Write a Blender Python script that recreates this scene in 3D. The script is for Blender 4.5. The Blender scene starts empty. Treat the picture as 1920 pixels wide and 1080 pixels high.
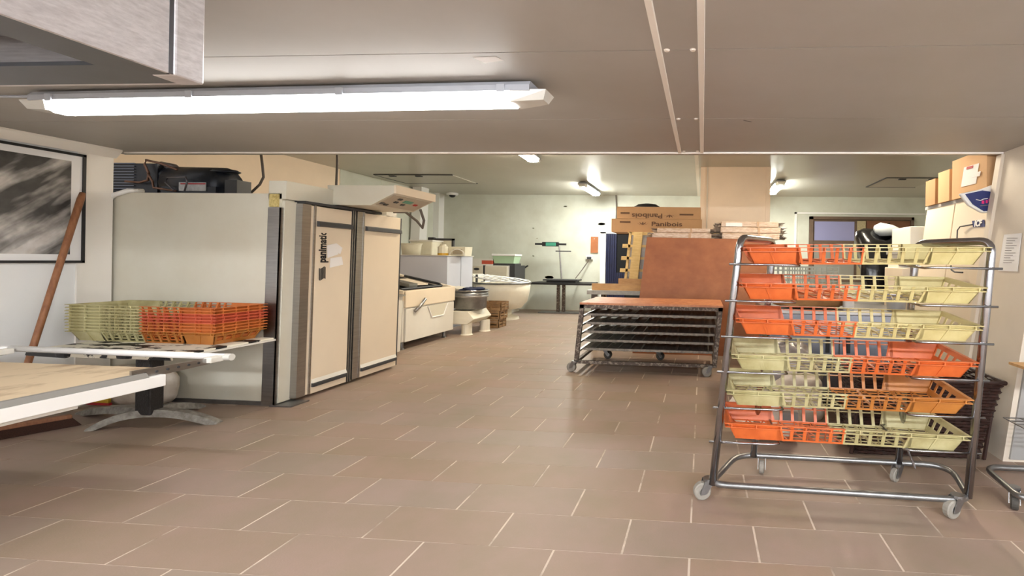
import bpy, bmesh, math, random
from mathutils import Vector, Matrix
random.seed(7)
PI = math.pi
SC = bpy.context.scene
COL = SC.collection

# ------------------------------------------------------------------ camera, world, exposure
F, PX, PY, CAMH = 900.0, 1251.0, 489.0, 1.3          # focal length and principal point in pixels of 1920x1080
cam = bpy.data.cameras.new('camera')
cam.sensor_width = 36.0
cam.lens = 36.0 * F / 1920.0
cam.shift_x = -(PX - 960.0) / 1920.0
cam.shift_y = -(540.0 - PY) / 1920.0
cam.clip_start = 0.05
camo = bpy.data.objects.new('camera', cam)
COL.objects.link(camo)
RM = Matrix.Rotation(math.radians(4.2), 3, 'Z') @ Matrix.Rotation(PI / 2, 3, 'X') @ Matrix.Rotation(math.radians(0.97), 3, 'Z')
camo.matrix_world = Matrix.Translation((0, 0, CAMH)) @ RM.to_4x4()
SC.camera = camo

world = bpy.data.worlds.new('world')
SC.world = world
world.use_nodes = True
world.node_tree.nodes['Background'].inputs[0].default_value = (0.75, 0.72, 0.68, 1)
world.node_tree.nodes['Background'].inputs[1].default_value = 0.3
vs = SC.view_settings
vs.view_transform = 'Standard'
vs.look = 'None'
vs.exposure = 1.93
vs.gamma = 1.0
vs.use_curve_mapping = False
LAMP_FRONT, LAMP_FILL, LAMP_BACK, LAMP_MID = 4.2, 46.0, 38.0, 26.0

# pixel -> place helpers (a pixel gives a direction, the distance comes from a plane)
def ray(x, y): return RM @ Vector(((x - PX) / F, -(y - PY) / F, -1.0))
CP = Vector((0, 0, CAMH))
def A(x, y, Y): d = ray(x, y); return CP + d * (Y / d.y)
def AX(x, y, X): d = ray(x, y); return CP + d * (X / d.x)
def AZ(x, y, z=0.0): d = ray(x, y); return CP + d * ((z - CAMH) / d.z)
def proj(p):
    d = RM.transposed() @ (Vector(p) - CP)
    return (PX + F * d.x / -d.z, PY - F * d.y / -d.z, -d.z)

# ------------------------------------------------------------------ materials
def lin(c):
    return tuple(((v / 255) / 12.92 if v / 255 <= .04045 else ((v / 255 + .055) / 1.055) ** 2.4) for v in c)
MATS = {}
def mat(name, rgb, rough=.6, metal=0.0, var=.0, scale=6.0, rgb2=None, bump=0.0, bscale=60.0, stretch=(1, 1, 1), spec=.5, rand=0.0, emit=0.0, trans=0.0, alpha=1.0, dirt=None, island=False, world_space=False):
    """procedural surface: base colour, noise mix to rgb2, optional per-object tint, fine bump"""
    if name in MATS: return MATS[name]
    m = bpy.data.materials.new(name); m.use_nodes = True
    nt = m.node_tree; N = nt.nodes; L = nt.links
    b = N['Principled BSDF']
    c1 = lin(rgb) + (1,)
    b.inputs['Base Color'].default_value = c1
    b.inputs['Roughness'].default_value = rough
    b.inputs['Metallic'].default_value = metal
    b.inputs['Specular IOR Level'].default_value = spec
    if trans: b.inputs['Transmission Weight'].default_value = trans
    if alpha < 1: b.inputs['Alpha'].default_value = alpha
    if emit:
        b.inputs['Emission Color'].default_value = c1
        b.inputs['Emission Strength'].default_value = emit
    if var or rgb2 or bump or rand:
        tc = N.new('ShaderNodeTexCoord'); mp = N.new('ShaderNodeMapping')
        mp.inputs['Scale'].default_value = stretch
        if world_space:
            gp_ = N.new('ShaderNodeNewGeometry'); L.new(gp_.outputs['Position'], mp.inputs['Vector'])
        else: L.new(tc.outputs['Object'], mp.inputs['Vector'])
        src = None
        if var or rgb2:
            no = N.new('ShaderNodeTexNoise'); no.inputs['Scale'].default_value = scale
            no.inputs['Detail'].default_value = 6; no.inputs['Roughness'].default_value = .62
            L.new(mp.outputs['Vector'], no.inputs['Vector'])
            rp = N.new('ShaderNodeValToRGB')
            if dirt: rp.color_ramp.elements[0].position, rp.color_ramp.elements[1].position = dirt
            else: rp.color_ramp.elements[0].position, rp.color_ramp.elements[1].position = .35, .68
            c2 = lin(rgb2) + (1,) if rgb2 else tuple(v * (1 - var) for v in c1[:3]) + (1,)
            rp.color_ramp.elements[0].color = c1; rp.color_ramp.elements[1].color = c2
            L.new(no.outputs['Fac'], rp.inputs['Fac'])
            src = rp.outputs['Color']
        if rand:
            hs = N.new('ShaderNodeHueSaturation')
            if island:
                gi = N.new('ShaderNodeNewGeometry'); ro = gi.outputs['Random Per Island']
            else:
                gi = N.new('ShaderNodeObjectInfo'); ro = gi.outputs['Random']
            mr = N.new('ShaderNodeMapRange'); mr.inputs['To Min'].default_value = 1 - rand; mr.inputs['To Max'].default_value = 1 + rand
            L.new(ro, mr.inputs['Value']); L.new(mr.outputs[0], hs.inputs['Value'])
            m2 = N.new('ShaderNodeMath'); m2.operation = 'MULTIPLY'; m2.inputs[1].default_value = 7.31
            fr = N.new('ShaderNodeMath'); fr.operation = 'FRACT'
            mr2 = N.new('ShaderNodeMapRange'); mr2.inputs['To Min'].default_value = .9; mr2.inputs['To Max'].default_value = 1.1
            L.new(ro, m2.inputs[0]); L.new(m2.outputs[0], fr.inputs[0]); L.new(fr.outputs[0], mr2.inputs['Value'])
            L.new(mr2.outputs[0], hs.inputs['Saturation'])
            if src: L.new(src, hs.inputs['Color'])
            else: hs.inputs['Color'].default_value = c1
            src = hs.outputs['Color']
        if src: L.new(src, b.inputs['Base Color'])
        if bump:
            nb = N.new('ShaderNodeTexNoise'); nb.inputs['Scale'].default_value = bscale
            L.new(mp.outputs['Vector'], nb.inputs['Vector'])
            bp = N.new('ShaderNodeBump'); bp.inputs['Strength'].default_value = bump; bp.inputs['Distance'].default_value = .01
            L.new(nb.outputs['Fac'], bp.inputs['Height']); L.new(bp.outputs['Normal'], b.inputs['Normal'])
    MATS[name] = m
    return m

M_tile = mat('floor tile', (157, 134, 121), .5, scale=2.2, rand=.02, bump=.06, bscale=120, rgb2=(145, 129, 110), world_space=True)
M_tilefar = mat('floor tile far', (157, 134, 121), .5, scale=2.2, rand=.02, rgb2=(145, 129, 110), island=True, world_space=True)
M_grout = mat('grout', (212, 196, 180), .8, scale=4, rgb2=(150, 131, 115), dirt=(.46, .64))
M_wallw = mat('white wall panel', (240, 240, 238), .45, var=.05, scale=2)
M_wallg = mat('greenish white wall', (214, 216, 202), .5, var=.1, scale=1.5, rgb2=(200, 200, 184), bump=.03)
M_wallp = mat('cream wall', (252, 230, 204), .6, var=.06, scale=2)
M_wallb = mat('beige wall panel', (224, 212, 194), .55, var=.08, scale=2)
M_grey = mat('grey lower panel', (168, 166, 162), .5, var=.1, scale=3)
M_ceil = mat('ceiling panel', (178, 174, 168), .5, var=.06, scale=1.2, rgb2=(171, 166, 158))
M_ceilb = mat('back ceiling panel', (192, 188, 176), .3, var=.06, scale=1.2)
M_strip = mat('white cover strip', (244, 238, 228), .4)
M_steel = mat('brushed steel', (176, 174, 172), .34, 1.0, var=.18, scale=5, stretch=(1, 1, 14), bump=.05, bscale=40)
M_steelw = mat('worn hood steel', (226, 223, 225), .45, .5, var=.15, scale=7, stretch=(1, 4, 14), rgb2=(200, 196, 198), bump=.05)
M_darksteel = mat('shade toned hood steel', (122, 125, 132), .4, .9, var=.15, scale=4)  # dark tone paints in the shade under the hood
M_chrome = mat('chrome tube', (178, 178, 182), .2, 1.0, var=.2, scale=14)
M_zinc = mat('dull zinc tube', (150, 150, 150), .38, .9, var=.25, scale=12)
M_rust = mat('worn dark steel', (86, 74, 66), .6, .5, scale=38, rgb2=(150, 138, 124), dirt=(.5, .62))
M_blk = mat('black plastic', (26, 26, 28), .45)
M_blackbag = mat('black plastic bag', (18, 18, 20), .22, bump=.5, bscale=9)
M_rubber = mat('grey rubber wheel', (150, 144, 134), .7, var=.25, scale=20)
M_rubberd = mat('dark rubber wheel', (74, 70, 64), .75, var=.3, scale=20)
M_coldside = mat('greige cabinet panel', (216, 212, 196), .42, var=.06, scale=1.3, rgb2=(208, 201, 182))
M_cream = mat('cream lacquered door', (232, 216, 192), .4, var=.05, scale=2)
M_offw = mat('off white enamel', (226, 222, 212), .42, var=.06, scale=3)
M_creamy = mat('cream enamel', (226, 218, 198), .4, var=.1, scale=4)
M_dark = mat('dark grey trim', (66, 66, 68), .45, .3)
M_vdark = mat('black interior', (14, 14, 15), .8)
M_comp = mat('dark compressor paint', (34, 38, 48), .38, .3, var=.3, scale=12)
M_copper = mat('dull copper pipe', (122, 92, 78), .4, .7)
M_label = mat('silver label', (190, 188, 188), .4, var=.3, scale=30)
M_white = mat('white plastic', (238, 236, 232), .4)
M_paper = mat('white paper', (240, 238, 236), .8)
M_ink = mat('black ink', (22, 20, 20), .7)
M_inkb = mat('brown print ink', (92, 64, 44), .8)
M_inkg = mat('grey ink', (128, 122, 120), .8)
M_blueink = mat('dark blue label', (32, 44, 104), .5)
M_pink = mat('magenta ink', (226, 40, 120), .5)
M_red = mat('red ink', (176, 40, 44), .6)
M_orange = mat('orange crate plastic', (214, 106, 50), .42, scale=8, rgb2=(194, 90, 38), bump=.02)
M_orange2 = mat('stained orange crate plastic', (206, 118, 58), .45, scale=8, rgb2=(182, 96, 44))
M_amber = mat('amber crate plastic', (192, 124, 56), .45, scale=6, rgb2=(168, 104, 44))
M_red2 = mat('red orange crate plastic', (206, 96, 66), .45, scale=8, rgb2=(186, 80, 50))
M_yel = mat('cream crate plastic', (208, 194, 138), .45, scale=7, rgb2=(190, 174, 116), bump=.02)
M_yelold = mat('stained cream crate plastic', (190, 182, 136), .5, scale=7, rgb2=(162, 150, 102))
M_wood = mat('broom handle wood', (158, 106, 70), .55, scale=7, stretch=(6, 6, 1), rgb2=(126, 80, 52))
M_ply = mat('red brown plywood', (168, 104, 62), .55, scale=3, stretch=(1.2, 1, 1.6), rgb2=(146, 86, 50), bump=.04)
M_plytop = mat('orange wooden top', (206, 142, 100), .5, scale=7, stretch=(2, 1, 1), rgb2=(180, 112, 78))
M_board = mat('floury pale wood board', (206, 184, 152), .65, scale=3, stretch=(1.5, 1, 1), rgb2=(134, 104, 80), dirt=(.5, .72))
M_yellowwood = mat('pale yellow wood', (232, 202, 138), .6, scale=8, stretch=(1, 1, 5), rgb2=(216, 182, 116))
M_plank = mat('pine plank', (208, 164, 110), .6, scale=6, stretch=(1, 4, 4), rgb2=(186, 140, 90))
M_card = mat('brown cardboard', (178, 138, 98), .8, var=.08, scale=4)
M_card2 = mat('light cardboard', (214, 172, 126), .8, var=.06, scale=4)
M_tape = mat('packing tape', (186, 150, 110), .3)
M_pack = mat('wrapped cardboard pack', (190, 160, 132), .35, scale=14, stretch=(1, 1, 4), rgb2=(226, 208, 190), bump=.25, bscale=30)
M_film = mat('crumpled clear film', (198, 184, 170), .2, scale=30, rgb2=(172, 156, 144), bump=.6, bscale=40)
M_silver = mat('silver plastic bag', (190, 184, 180), .25, .3, scale=9, rgb2=(150, 140, 136), bump=.7, bscale=16)
M_sack = mat('white paper sack', (224, 214, 200), .7, scale=7, rgb2=(196, 180, 160), bump=.3, bscale=14)
M_brownsack = mat('brown paper sack', (176, 132, 84), .75, scale=6, rgb2=(146, 104, 62), bump=.4, bscale=12)
M_wicker = mat('dark wicker', (60, 34, 26), .55, scale=30, rgb2=(34, 18, 14))
M_bcrate = mat('brown plastic crate', (146, 112, 74), .6, scale=12, rgb2=(112, 82, 52))
M_tray = mat('dark baguette tray', (120, 113, 104), .5, .2, scale=10, rgb2=(74, 68, 62))
M_traylip = mat('pale tray lip', (140, 132, 120), .5, .3, scale=30, rgb2=(96, 88, 80))
M_cow = mat('black and white cow print', (232, 226, 208), .5, scale=5.5, stretch=(1, 2.4, 1), rgb2=(22, 20, 22), dirt=(.535, .55))
M_castiron = mat('worn grey cast base', (168, 164, 156), .6, .3, scale=22, rgb2=(120, 116, 110))
M_colblk = mat('black textured column', (34, 32, 32), .5, bump=.5, bscale=90)
M_bluegrey = mat('blue grey cabinet', (198, 200, 210), .45, var=.05, scale=2)
M_clear = mat('translucent plastic tub', (228, 222, 200), .35, var=.1, scale=6)
M_oil = mat('yellow oil', (206, 160, 40), .25)
M_green = mat('pale green plastic', (178, 206, 172), .4)
M_lcd = mat('green display', (70, 150, 124), .3)
M_bluecurt = mat('blue strip curtain', (26, 32, 66), .35, var=.4, scale=8)
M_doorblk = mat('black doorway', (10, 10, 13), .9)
M_winframe = mat('brown window frame', (112, 92, 76), .6, var=.2, scale=8)
M_pane = mat('blue grey window pane', (150, 150, 188), .3)
M_panebrown = mat('brown board pane', (128, 84, 60), .6, var=.2, scale=5)
M_curtain = mat('pale curtain', (190, 176, 140), .8, scale=20, stretch=(12, 1, 1), rgb2=(150, 134, 100))
M_blue = mat('blue plastic', (34, 74, 160), .4)
M_ragblue = mat('dark blue cloth', (46, 54, 84), .9, var=.4, scale=14, bump=.5, bscale=30)
M_bristle = mat('dark brown bristle', (74, 44, 32), .9, scale=60, stretch=(8, 8, 1), rgb2=(40, 24, 18), bump=.5, bscale=80)
M_cable = mat('grey cable', (96, 86, 78), .6)
M_lampcase = mat('grey lamp housing', (172, 176, 184), .45)
M_lampclear = mat('clear lamp end', (214, 212, 204), .25)
M_tubeF = mat('lit front diffuser', (252, 252, 250), .4, emit=LAMP_FRONT)
M_tubeFill = mat('lit added fill diffuser', (246, 250, 255), .4, emit=LAMP_FILL)  # glow of the two fill lamps added behind the camera
M_tubeB = mat('lit back diffuser', (250, 252, 244), .4, emit=LAMP_BACK)
M_tubeM = mat('lit middle diffuser', (255, 240, 214), .4, emit=LAMP_MID)
M_hatch = mat('ceiling hatch', (184, 180, 168), .4)
M_yellowprint = mat('yellow sack print', (226, 190, 60), .7)

def poster_mat():
    m = bpy.data.materials.new('hazy grey print'); m.use_nodes = True
    nt = m.node_tree; N = nt.nodes; L = nt.links; b = N['Principled BSDF']
    tc = N.new('ShaderNodeTexCoord'); mp = N.new('ShaderNodeMapping')
    mp.inputs['Scale'].default_value = (1, 1.1, 5.5)
    mr = N.new('ShaderNodeMapping'); mr.inputs['Rotation'].default_value = (math.radians(-42), 0, 0)
    L.new(tc.outputs['Object'], mr.inputs['Vector']); L.new(mr.outputs[0], mp.inputs['Vector'])
    n1 = N.new('ShaderNodeTexNoise'); n1.inputs['Scale'].default_value = 1.7; n1.inputs['Detail'].default_value = 3
    L.new(mp.outputs[0], n1.inputs['Vector'])
    r = N.new('ShaderNodeValToRGB'); r.color_ramp.elements[0].position = .42; r.color_ramp.elements[1].position = .66
    r.color_ramp.elements[0].color = lin((74, 72, 70)) + (1,); r.color_ramp.elements[1].color = lin((206, 200, 194)) + (1,)
    L.new(n1.outputs['Fac'], r.inputs['Fac'])
    n2 = N.new('ShaderNodeTexNoise'); n2.inputs['Scale'].default_value = 14; n2.inputs['Detail'].default_value = 6
    L.new(tc.outputs['Object'], n2.inputs['Vector'])
    mx = N.new('ShaderNodeMixRGB'); mx.blend_type = 'OVERLAY'; mx.inputs['Fac'].default_value = .55
    L.new(r.outputs[0], mx.inputs[1]); L.new(n2.outputs['Fac'], mx.inputs[2]); L.new(mx.outputs[0], b.inputs['Base Color'])
    b.inputs['Roughness'].default_value = .25
    return m
M_print = poster_mat()

# ------------------------------------------------------------------ mesh builder
class MB:
    def __init__(s, lean=0.0): s.v = []; s.f = []; s.lean = lean
    def add(s, vs_, fs):
        n = len(s.v); s.v += [Vector(p) for p in vs_]; s.f += [tuple(i + n for i in f) for f in fs]; return s
    def box(s, x0, x1, y0, y1, z0, z1):
        return s.add([(x0, y0, z0), (x1, y0, z0), (x1, y1, z0), (x0, y1, z0), (x0, y0, z1), (x1, y0, z1), (x1, y1, z1), (x0, y1, z1)],
                     [(3, 2, 1, 0), (4, 5, 6, 7), (0, 1, 5, 4), (1, 2, 6, 5), (2, 3, 7, 6), (3, 0, 4, 7)])
    def hexa(s, b, t):                       # four bottom points, four top points
        return s.add(list(b) + list(t), [(3, 2, 1, 0), (4, 5, 6, 7), (0, 1, 5, 4), (1, 2, 6, 5), (2, 3, 7, 6), (3, 0, 4, 7)])
    def prism(s, prof, axis, a, b):          # closed profile swept along an axis; profile in the two other axes in x,y,z order
        def P(u, w, t): return {'x': (t, u, w), 'y': (u, t, w), 'z': (u, w, t)}[axis]
        n = len(prof)
        vs_ = [P(u, w, a) for u, w in prof] + [P(u, w, b) for u, w in prof]
        return s.add(vs_, [tuple(range(n)), tuple(range(2 * n - 1, n - 1, -1))] + [(i, i + n, (i + 1) % n + n, (i + 1) % n) for i in range(n)])
    def tube(s, pts, r, seg=8, closed=False):
        pts = [Vector(p) for p in pts]; n = len(pts); rings = []
        up0 = None
        for i, p in enumerate(pts):
            if closed: t = pts[(i + 1) % n] - pts[i - 1]
            else: t = pts[min(i + 1, n - 1)] - pts[max(i - 1, 0)]
            t = t.normalized() if t.length > 1e-9 else Vector((0, 0, 1))
            if up0 is None:
                up0 = Vector((0, 0, 1)) if abs(t.z) < .9 else Vector((0, 1, 0))
            a = t.cross(up0)
            if a.length < 1e-4: a = t.cross(Vector((1, 0, 0)))
            a.normalize(); c = a.cross(t).normalized(); up0 = c
            rr = r[i] if isinstance(r, (list, tuple)) else r
            rings.append([p + a * rr * math.cos(2 * PI * k / seg) + c * rr * math.sin(2 * PI * k / seg) for k in range(seg)])
        vs_ = [q for g in rings for q in g]; fs = []
        for i in range(n if closed else n - 1):
            j = (i + 1) % n
            for k in range(seg):
                fs.append((i * seg + k, i * seg + (k + 1) % seg, j * seg + (k + 1) % seg, j * seg + k))
        if not closed:
            fs.append(tuple(range(seg - 1, -1, -1))); fs.append(tuple((n - 1) * seg + k for k in range(seg)))
        return s.add(vs_, fs)
    def cyl(s, a, b, r, seg=14): return s.tube([a, b], r, seg)
    def lathe(s, prof, c, seg=24, sx=1.0, sy=1.0):
        n = len(prof); vs_ = []
        for r, z in prof:
            for k in range(seg):
                a = 2 * PI * k / seg; vs_.append((c[0] + r * sx * math.cos(a), c[1] + r * sy * math.sin(a), c[2] + z))
        fs = [(i * seg + k, i * seg + (k + 1) % seg, (i + 1) * seg + (k + 1) % seg, (i + 1) * seg + k) for i in range(n - 1) for k in range(seg)]
        fs += [tuple(range(seg - 1, -1, -1)), tuple((n - 1) * seg + k for k in range(seg))]
        return s.add(vs_, fs)
    def wheel(s, c, r, w, ax, seg=18):
        ax = Vector(ax).normalized() * w / 2; c = Vector(c)
        return s.tube([c - ax, c - ax * .7, c + ax * .7, c + ax], [r * .86, r, r, r * .86], seg)
    def quad(s, p, thick, nrm):              # thin slab from four points
        nrm = Vector(nrm) * thick; p = [Vector(q) for q in p]
        return s.hexa(p, [q + nrm for q in p])
    def mesh(s, name):
        me = bpy.data.meshes.new(name)
        vv = [(p.x + s.lean * p.z, p.y, p.z) for p in s.v]
        me.from_pydata(vv, [], s.f)
        bm = bmesh.new(); bm.from_mesh(me); bmesh.ops.recalc_face_normals(bm, faces=bm.faces); bm.to_mesh(me); bm.free()
        return me

def setp(o, label=None, cat=None, group=None, kind=None):
    if label: o['label'] = label
    if cat: o['category'] = cat
    if group: o['group'] = group
    if kind: o['kind'] = kind
    return o
WL = {}
def mk(name, mb, m, parent=None, bevel=0.0, smooth=False, label=None, cat=None, group=None, kind=None):
    me = mb.mesh(name) if isinstance(mb, MB) else mb
    if m and not me.materials: me.materials.append(m)
    o = bpy.data.objects.new(name, me); COL.objects.link(o)
    if parent is None:
        xs = [v.co for v in me.vertices]
        c = Vector(((min(v.x for v in xs) + max(v.x for v in xs)) / 2, (min(v.y for v in xs) + max(v.y for v in xs)) / 2, min(v.z for v in xs)))
        me.transform(Matrix.Translation(-c)); o.location = c; WL[o] = c
    else:
        o.parent = parent; o.location = -WL[parent]; WL[o] = Vector((0, 0, 0))
    if bevel:
        b = o.modifiers.new('bevel', 'BEVEL'); b.width = bevel; b.segments = 2; b.limit_method = 'ANGLE'
    if smooth:
        for p in me.polygons: p.use_smooth = True
        if smooth == 2:
            b = o.modifiers.new('sub', 'SUBSURF'); b.levels = 2; b.render_levels = 2
    return setp(o, label, cat, group, kind)
def thing(name, loc, label, cat, group=None):
    o = bpy.data.objects.new(name, None); COL.objects.link(o); o.location = loc; WL[o] = Vector(loc)
    o.empty_display_size = .1
    return setp(o, label, cat, group)
def copy_tree(o, parent=None):
    c = o.copy(); COL.objects.link(c)
    if parent: c.parent = parent
    for ch in list(o.children): copy_tree(ch, c)
    return c
def B(*a, lean=0.0): return MB(lean).box(*a)
def lump(c, r, seed, rough=.18, seg=20, rings=12, flat=None):
    """soft sack-like closed lump with creases"""
    rnd = random.Random(seed); ph = [(rnd.uniform(1, 6), rnd.uniform(1, 6), rnd.uniform(0, 6), rnd.uniform(0, 6)) for _ in range(7)]
    mb = MB(); vs_ = []; fs = []
    for i in range(rings + 1):
        th = PI * i / rings
        for k in range(seg):
            a = 2 * PI * k / seg
            d = 1 + rough * sum(math.sin(p[0] * a + p[2]) * math.sin(p[1] * th + p[3]) for p in ph) / 2.2
            q = lambda v: math.copysign(abs(v) ** .65, v)
            x, y, z = q(math.sin(th) * math.cos(a)) * d, q(math.sin(th) * math.sin(a)) * d, q(math.cos(th)) * d
            z = max(z, -1.0)
            vs_.append((c[0] + r[0] * x, c[1] + r[1] * y, c[2] + r[2] * z))
    for i in range(rings):
        for k in range(seg):
            fs.append((i * seg + k, i * seg + (k + 1) % seg, (i + 1) * seg + (k + 1) % seg, (i + 1) * seg + k))
    zmin = min(v[2] for v in vs_); lift = (c[2] - r[2]) - zmin
    return mb.add([(x, y, max(z + lift, c[2] - r[2])) for x, y, z in vs_], fs)
def lettering(name, text, size, origin, ux, uy, m, parent, thick=.0015, align='CENTER', bold=0.0):
    """flat letters as mesh, text x axis along ux, up along uy"""
    cu = bpy.data.curves.new(name, 'FONT'); cu.body = text; cu.size = size; cu.align_x = align; cu.align_y = 'CENTER'
    cu.extrude = thick; cu.offset = bold; cu.resolution_u = 3
    t = bpy.data.objects.new('t', cu); COL.objects.link(t)
    dg = bpy.context.evaluated_depsgraph_get(); dg.update()
    me = bpy.data.meshes.new_from_object(t.evaluated_get(dg)); bpy.data.objects.remove(t)
    ux, uy = Vector(ux), Vector(uy); uz = ux.normalized().cross(uy.normalized())
    mt = Matrix((ux, uy, uz)).transposed().to_4x4(); mt.translation = Vector(origin)
    me.transform(mt); me.materials.clear()
    return mk(name, me, m, parent)
def caster(c, r, w, ang, top, parent, mw=None, mf=None):
    """swivel castor: wheel, fork and stem; c = floor contact point, wheel trails in direction ang"""
    mw = mw or M_rubber; mf = mf or M_zinc
    c = Vector(c); d = Vector((math.cos(ang), math.sin(ang), 0)); s = Vector((-d.y, d.x, 0))
    f = MB(); wc = c + Vector((0, 0, r)); hub = c + d * r * .8
    for sg in (-1, 1):
        o = s * sg * (w / 2 + .005)
        f.hexa([wc + o - d * .016 + Vector((0, 0, -.012)), wc + o + d * .016 + Vector((0, 0, -.012)), wc + o + d * .016 + s * sg * .004 + Vector((0, 0, -.012)), wc + o - d * .016 + s * sg * .004 + Vector((0, 0, -.012))],
               [hub + o - d * .03 + Vector((0, 0, 2 * r + .012)), hub + o + d * .03 + Vector((0, 0, 2 * r + .012)), hub + o + d * .03 + s * sg * .004 + Vector((0, 0, 2 * r + .012)), hub + o - d * .03 + s * sg * .004 + Vector((0, 0, 2 * r + .012))])
    f.cyl(hub + Vector((0, 0, 2 * r + .004)), hub + Vector((0, 0, 2 * r + .02)), w * .8, 10)
    f.cyl(hub + Vector((0, 0, 2 * r + .01)), hub + Vector((0, 0, top)), w * .3, 8)
    fo = mk('castor_fork', f, mf, parent)
    wo = MB().wheel(wc, r, w, s)
    mk('castor_wheel', wo, mw, fo)
    mk('wheel_hub', MB().wheel(wc, r * .45, w * 1.06, s, 10), M_steel, fo)
    return fo

# ------------------------------------------------------------------ the setting
HF, HB, YE, YB, XL, XR = 2.19, 2.93, 3.93, 12.0, -6.87, 5.35
floor = mk('floor', B(-7.0, 5.5, -3.6, 12.1, -.1, -.0015), M_grout, label='floor of pinkish beige rectangular tiles with pale joints', kind='structure')
TW, TD = .605, .2865
tile_me = MB().box(-TW / 2 + .005, TW / 2 - .005, -TD / 2 + .0018, TD / 2 - .0018, -.02, 0).mesh('tile'); tile_me.materials.append(M_tile)
def blocked(x, y):
    if y < 3.9: return x < -5.1 or x > 3.6
    if y < 5.4 and x < -4.2: return True
    return x < XL or x > XR
cand, far = [], []
for r in range(-20, 35):
    yc = 2.104 + TD * (r + .5)
    off = -2.15 if r % 2 == 0 else -2.455
    for k in range(-12, 14):
        xc = off + TW * (k + .5)
        if blocked(xc, yc) or yc > 12.05 or yc < -3.6: continue
        vis = False
        if yc > 1.3:
            u, v, dd = proj((xc, yc, 0)); vis = -40 < u < 1960 and v < 1110
        (cand if vis else far).append((yc, xc))
cand.sort()
far += cand[300:]
for yc, xc in cand[:300]:
    o = bpy.data.objects.new('tile', tile_me); COL.objects.link(o); o.parent = floor
    o.location = Vector((xc, yc, random.uniform(-.0005, 0))) - WL[floor]
mb = MB()
for yc, xc in far:
    mb.box(xc - TW / 2 + .005, xc + TW / 2 - .005, yc - TD / 2 + .0018, yc + TD / 2 - .0018, -.02, 0)
mk('tile_field', mb, M_tilefar, floor, kind='stuff', label='remaining floor tiles of the same pinkish beige')

def S(name, mb, m, label=None, parent=None, **k): return mk(name, mb, m, parent, label=label, kind=None if parent else 'structure', **k)
wl = S('wall_left', B(-5.3, -5.17, -3.5, 3.83, 0, 2.19), M_wallw, 'white panelled wall carrying the framed print')
S('corner_strip', B(-5.172, -5.155, 3.6, 3.835, 0, 2.14), M_strip, parent=wl)
S('trim_1', MB().prism([(-5.17, 2.19), (-5.17, 2.12), (-5.15, 2.115), (-5.09, 2.175), (-5.09, 2.19)], 'y', -3.4, 3.85), M_strip, 'white cove strip along top of the white wall')
wlb = S('wall_left_back', B(XL - .12, XL, 3.7, YB + .1, 0, 3.0), M_wallp, 'cream wall behind the proofing cabinet')
S('wall_panel', B(XL, XL + .012, 8.6, 9.75, 1.2, HB), M_wallg, parent=wlb)
S('wall_panel', B(XL, XL + .012, 9.76, 12.0, .0, HB), M_wallg, parent=wlb)
wb = S('wall_back', B(XL - .1, XR + .1, YB, YB + .12, 0, 3.0), M_wallg, 'greenish white back wall with stains')
for (px_, py_, s_) in ((1060, 387, .05), (1000, 428, .03), (1007, 447, .025), (1128, 420, .1), (1000, 480, .03), (1030, 520, .12)):
    p = A(px_, py_, YB)
    S('wall_stain', MB().lathe([(s_, 0), (s_ * .6, .0)], (0, 0, 0), 7), mat('wall scuff', (172, 160, 128), .7), parent=wb)
    o = wb.children[-1]; o.location = p - WL[wb] + Vector((0, -.002, 0)); o.rotation_euler = (PI / 2, 0, 0); o.scale = (1, .35, 1)
S('wall_right_back', B(XR, XR + .12, 3.9, YB, 0, 3.0), M_wallg, 'greenish white wall on the far right side')
wr = S('wall_right', B(2.02, 3.9, 3.36, 3.95, 0, 2.19, lean=.14), M_wallb, 'beige wall end with pinned paper notice')
S('lower_panel', B(2.055, 3.9, 3.345, 3.36, .02, .98, lean=.14), M_grey, parent=wr)
S('edge_strip', B(1.995, 2.03, 3.9, 3.965, 0, 2.17, lean=.14), M_wallb, parent=wr)
S('wall_right_front', B(3.75, 3.87, -3.5, 3.4, 0, 2.19), M_wallw, 'white side wall beside the shelving')
S('wall_front', B(-5.3, 3.87, -3.62, -3.5, 0, 2.19), M_wallw, 'white wall opposite the back wall')
# front ceiling: panels with joints, cover strips, screw caps
cf = S('ceiling', B(-5.3, 3.9, -3.6, YE, HF + .02, HF + .1), mat('joint shade brown', (96, 86, 76), .8), 'low panelled ceiling of satin beige panels')  # brown slab paints the shade inside the panel joints
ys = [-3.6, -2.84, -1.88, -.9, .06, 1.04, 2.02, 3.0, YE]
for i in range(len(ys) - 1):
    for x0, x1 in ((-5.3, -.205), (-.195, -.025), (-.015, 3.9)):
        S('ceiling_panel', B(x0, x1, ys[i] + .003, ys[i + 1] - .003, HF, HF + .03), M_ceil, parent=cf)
for xc in (-.2, -.02):
    S('cover_strip', MB().prism([(xc - .016, HF + .005), (xc - .012, HF - .01), (xc + .012, HF - .01), (xc + .016, HF + .005)], 'y', -3.5, YE), M_strip, parent=cf)
for y in (2.02, 3.0, 3.88):
    for xc in (-.165, -.055):
        S('screw_cap', MB().lathe([(.014, 0), (.01, -.006)], (xc, y, HF), 10), M_strip, parent=cf)
st_ = AZ(915, 112, HF)
S('torn_sticker', MB().add([st_ + Vector((-.06, -.03, -.001)), st_ + Vector((.05, -.035, -.001)), st_ + Vector((.07, .01, -.001)), st_ + Vector((-.03, .035, -.001))], [(0, 1, 2, 3)]), M_paper, parent=cf)
st_ = AZ(1401, 227, HF)
S('scratch_mark', MB().add([st_ + Vector((-.03, -.02, -.001)), st_ + Vector((-.02, -.025, -.001)), st_ + Vector((.035, .02, -.001)), st_ + Vector((.02, .022, -.001))], [(0, 1, 2, 3)]), M_dark, parent=cf)
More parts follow.
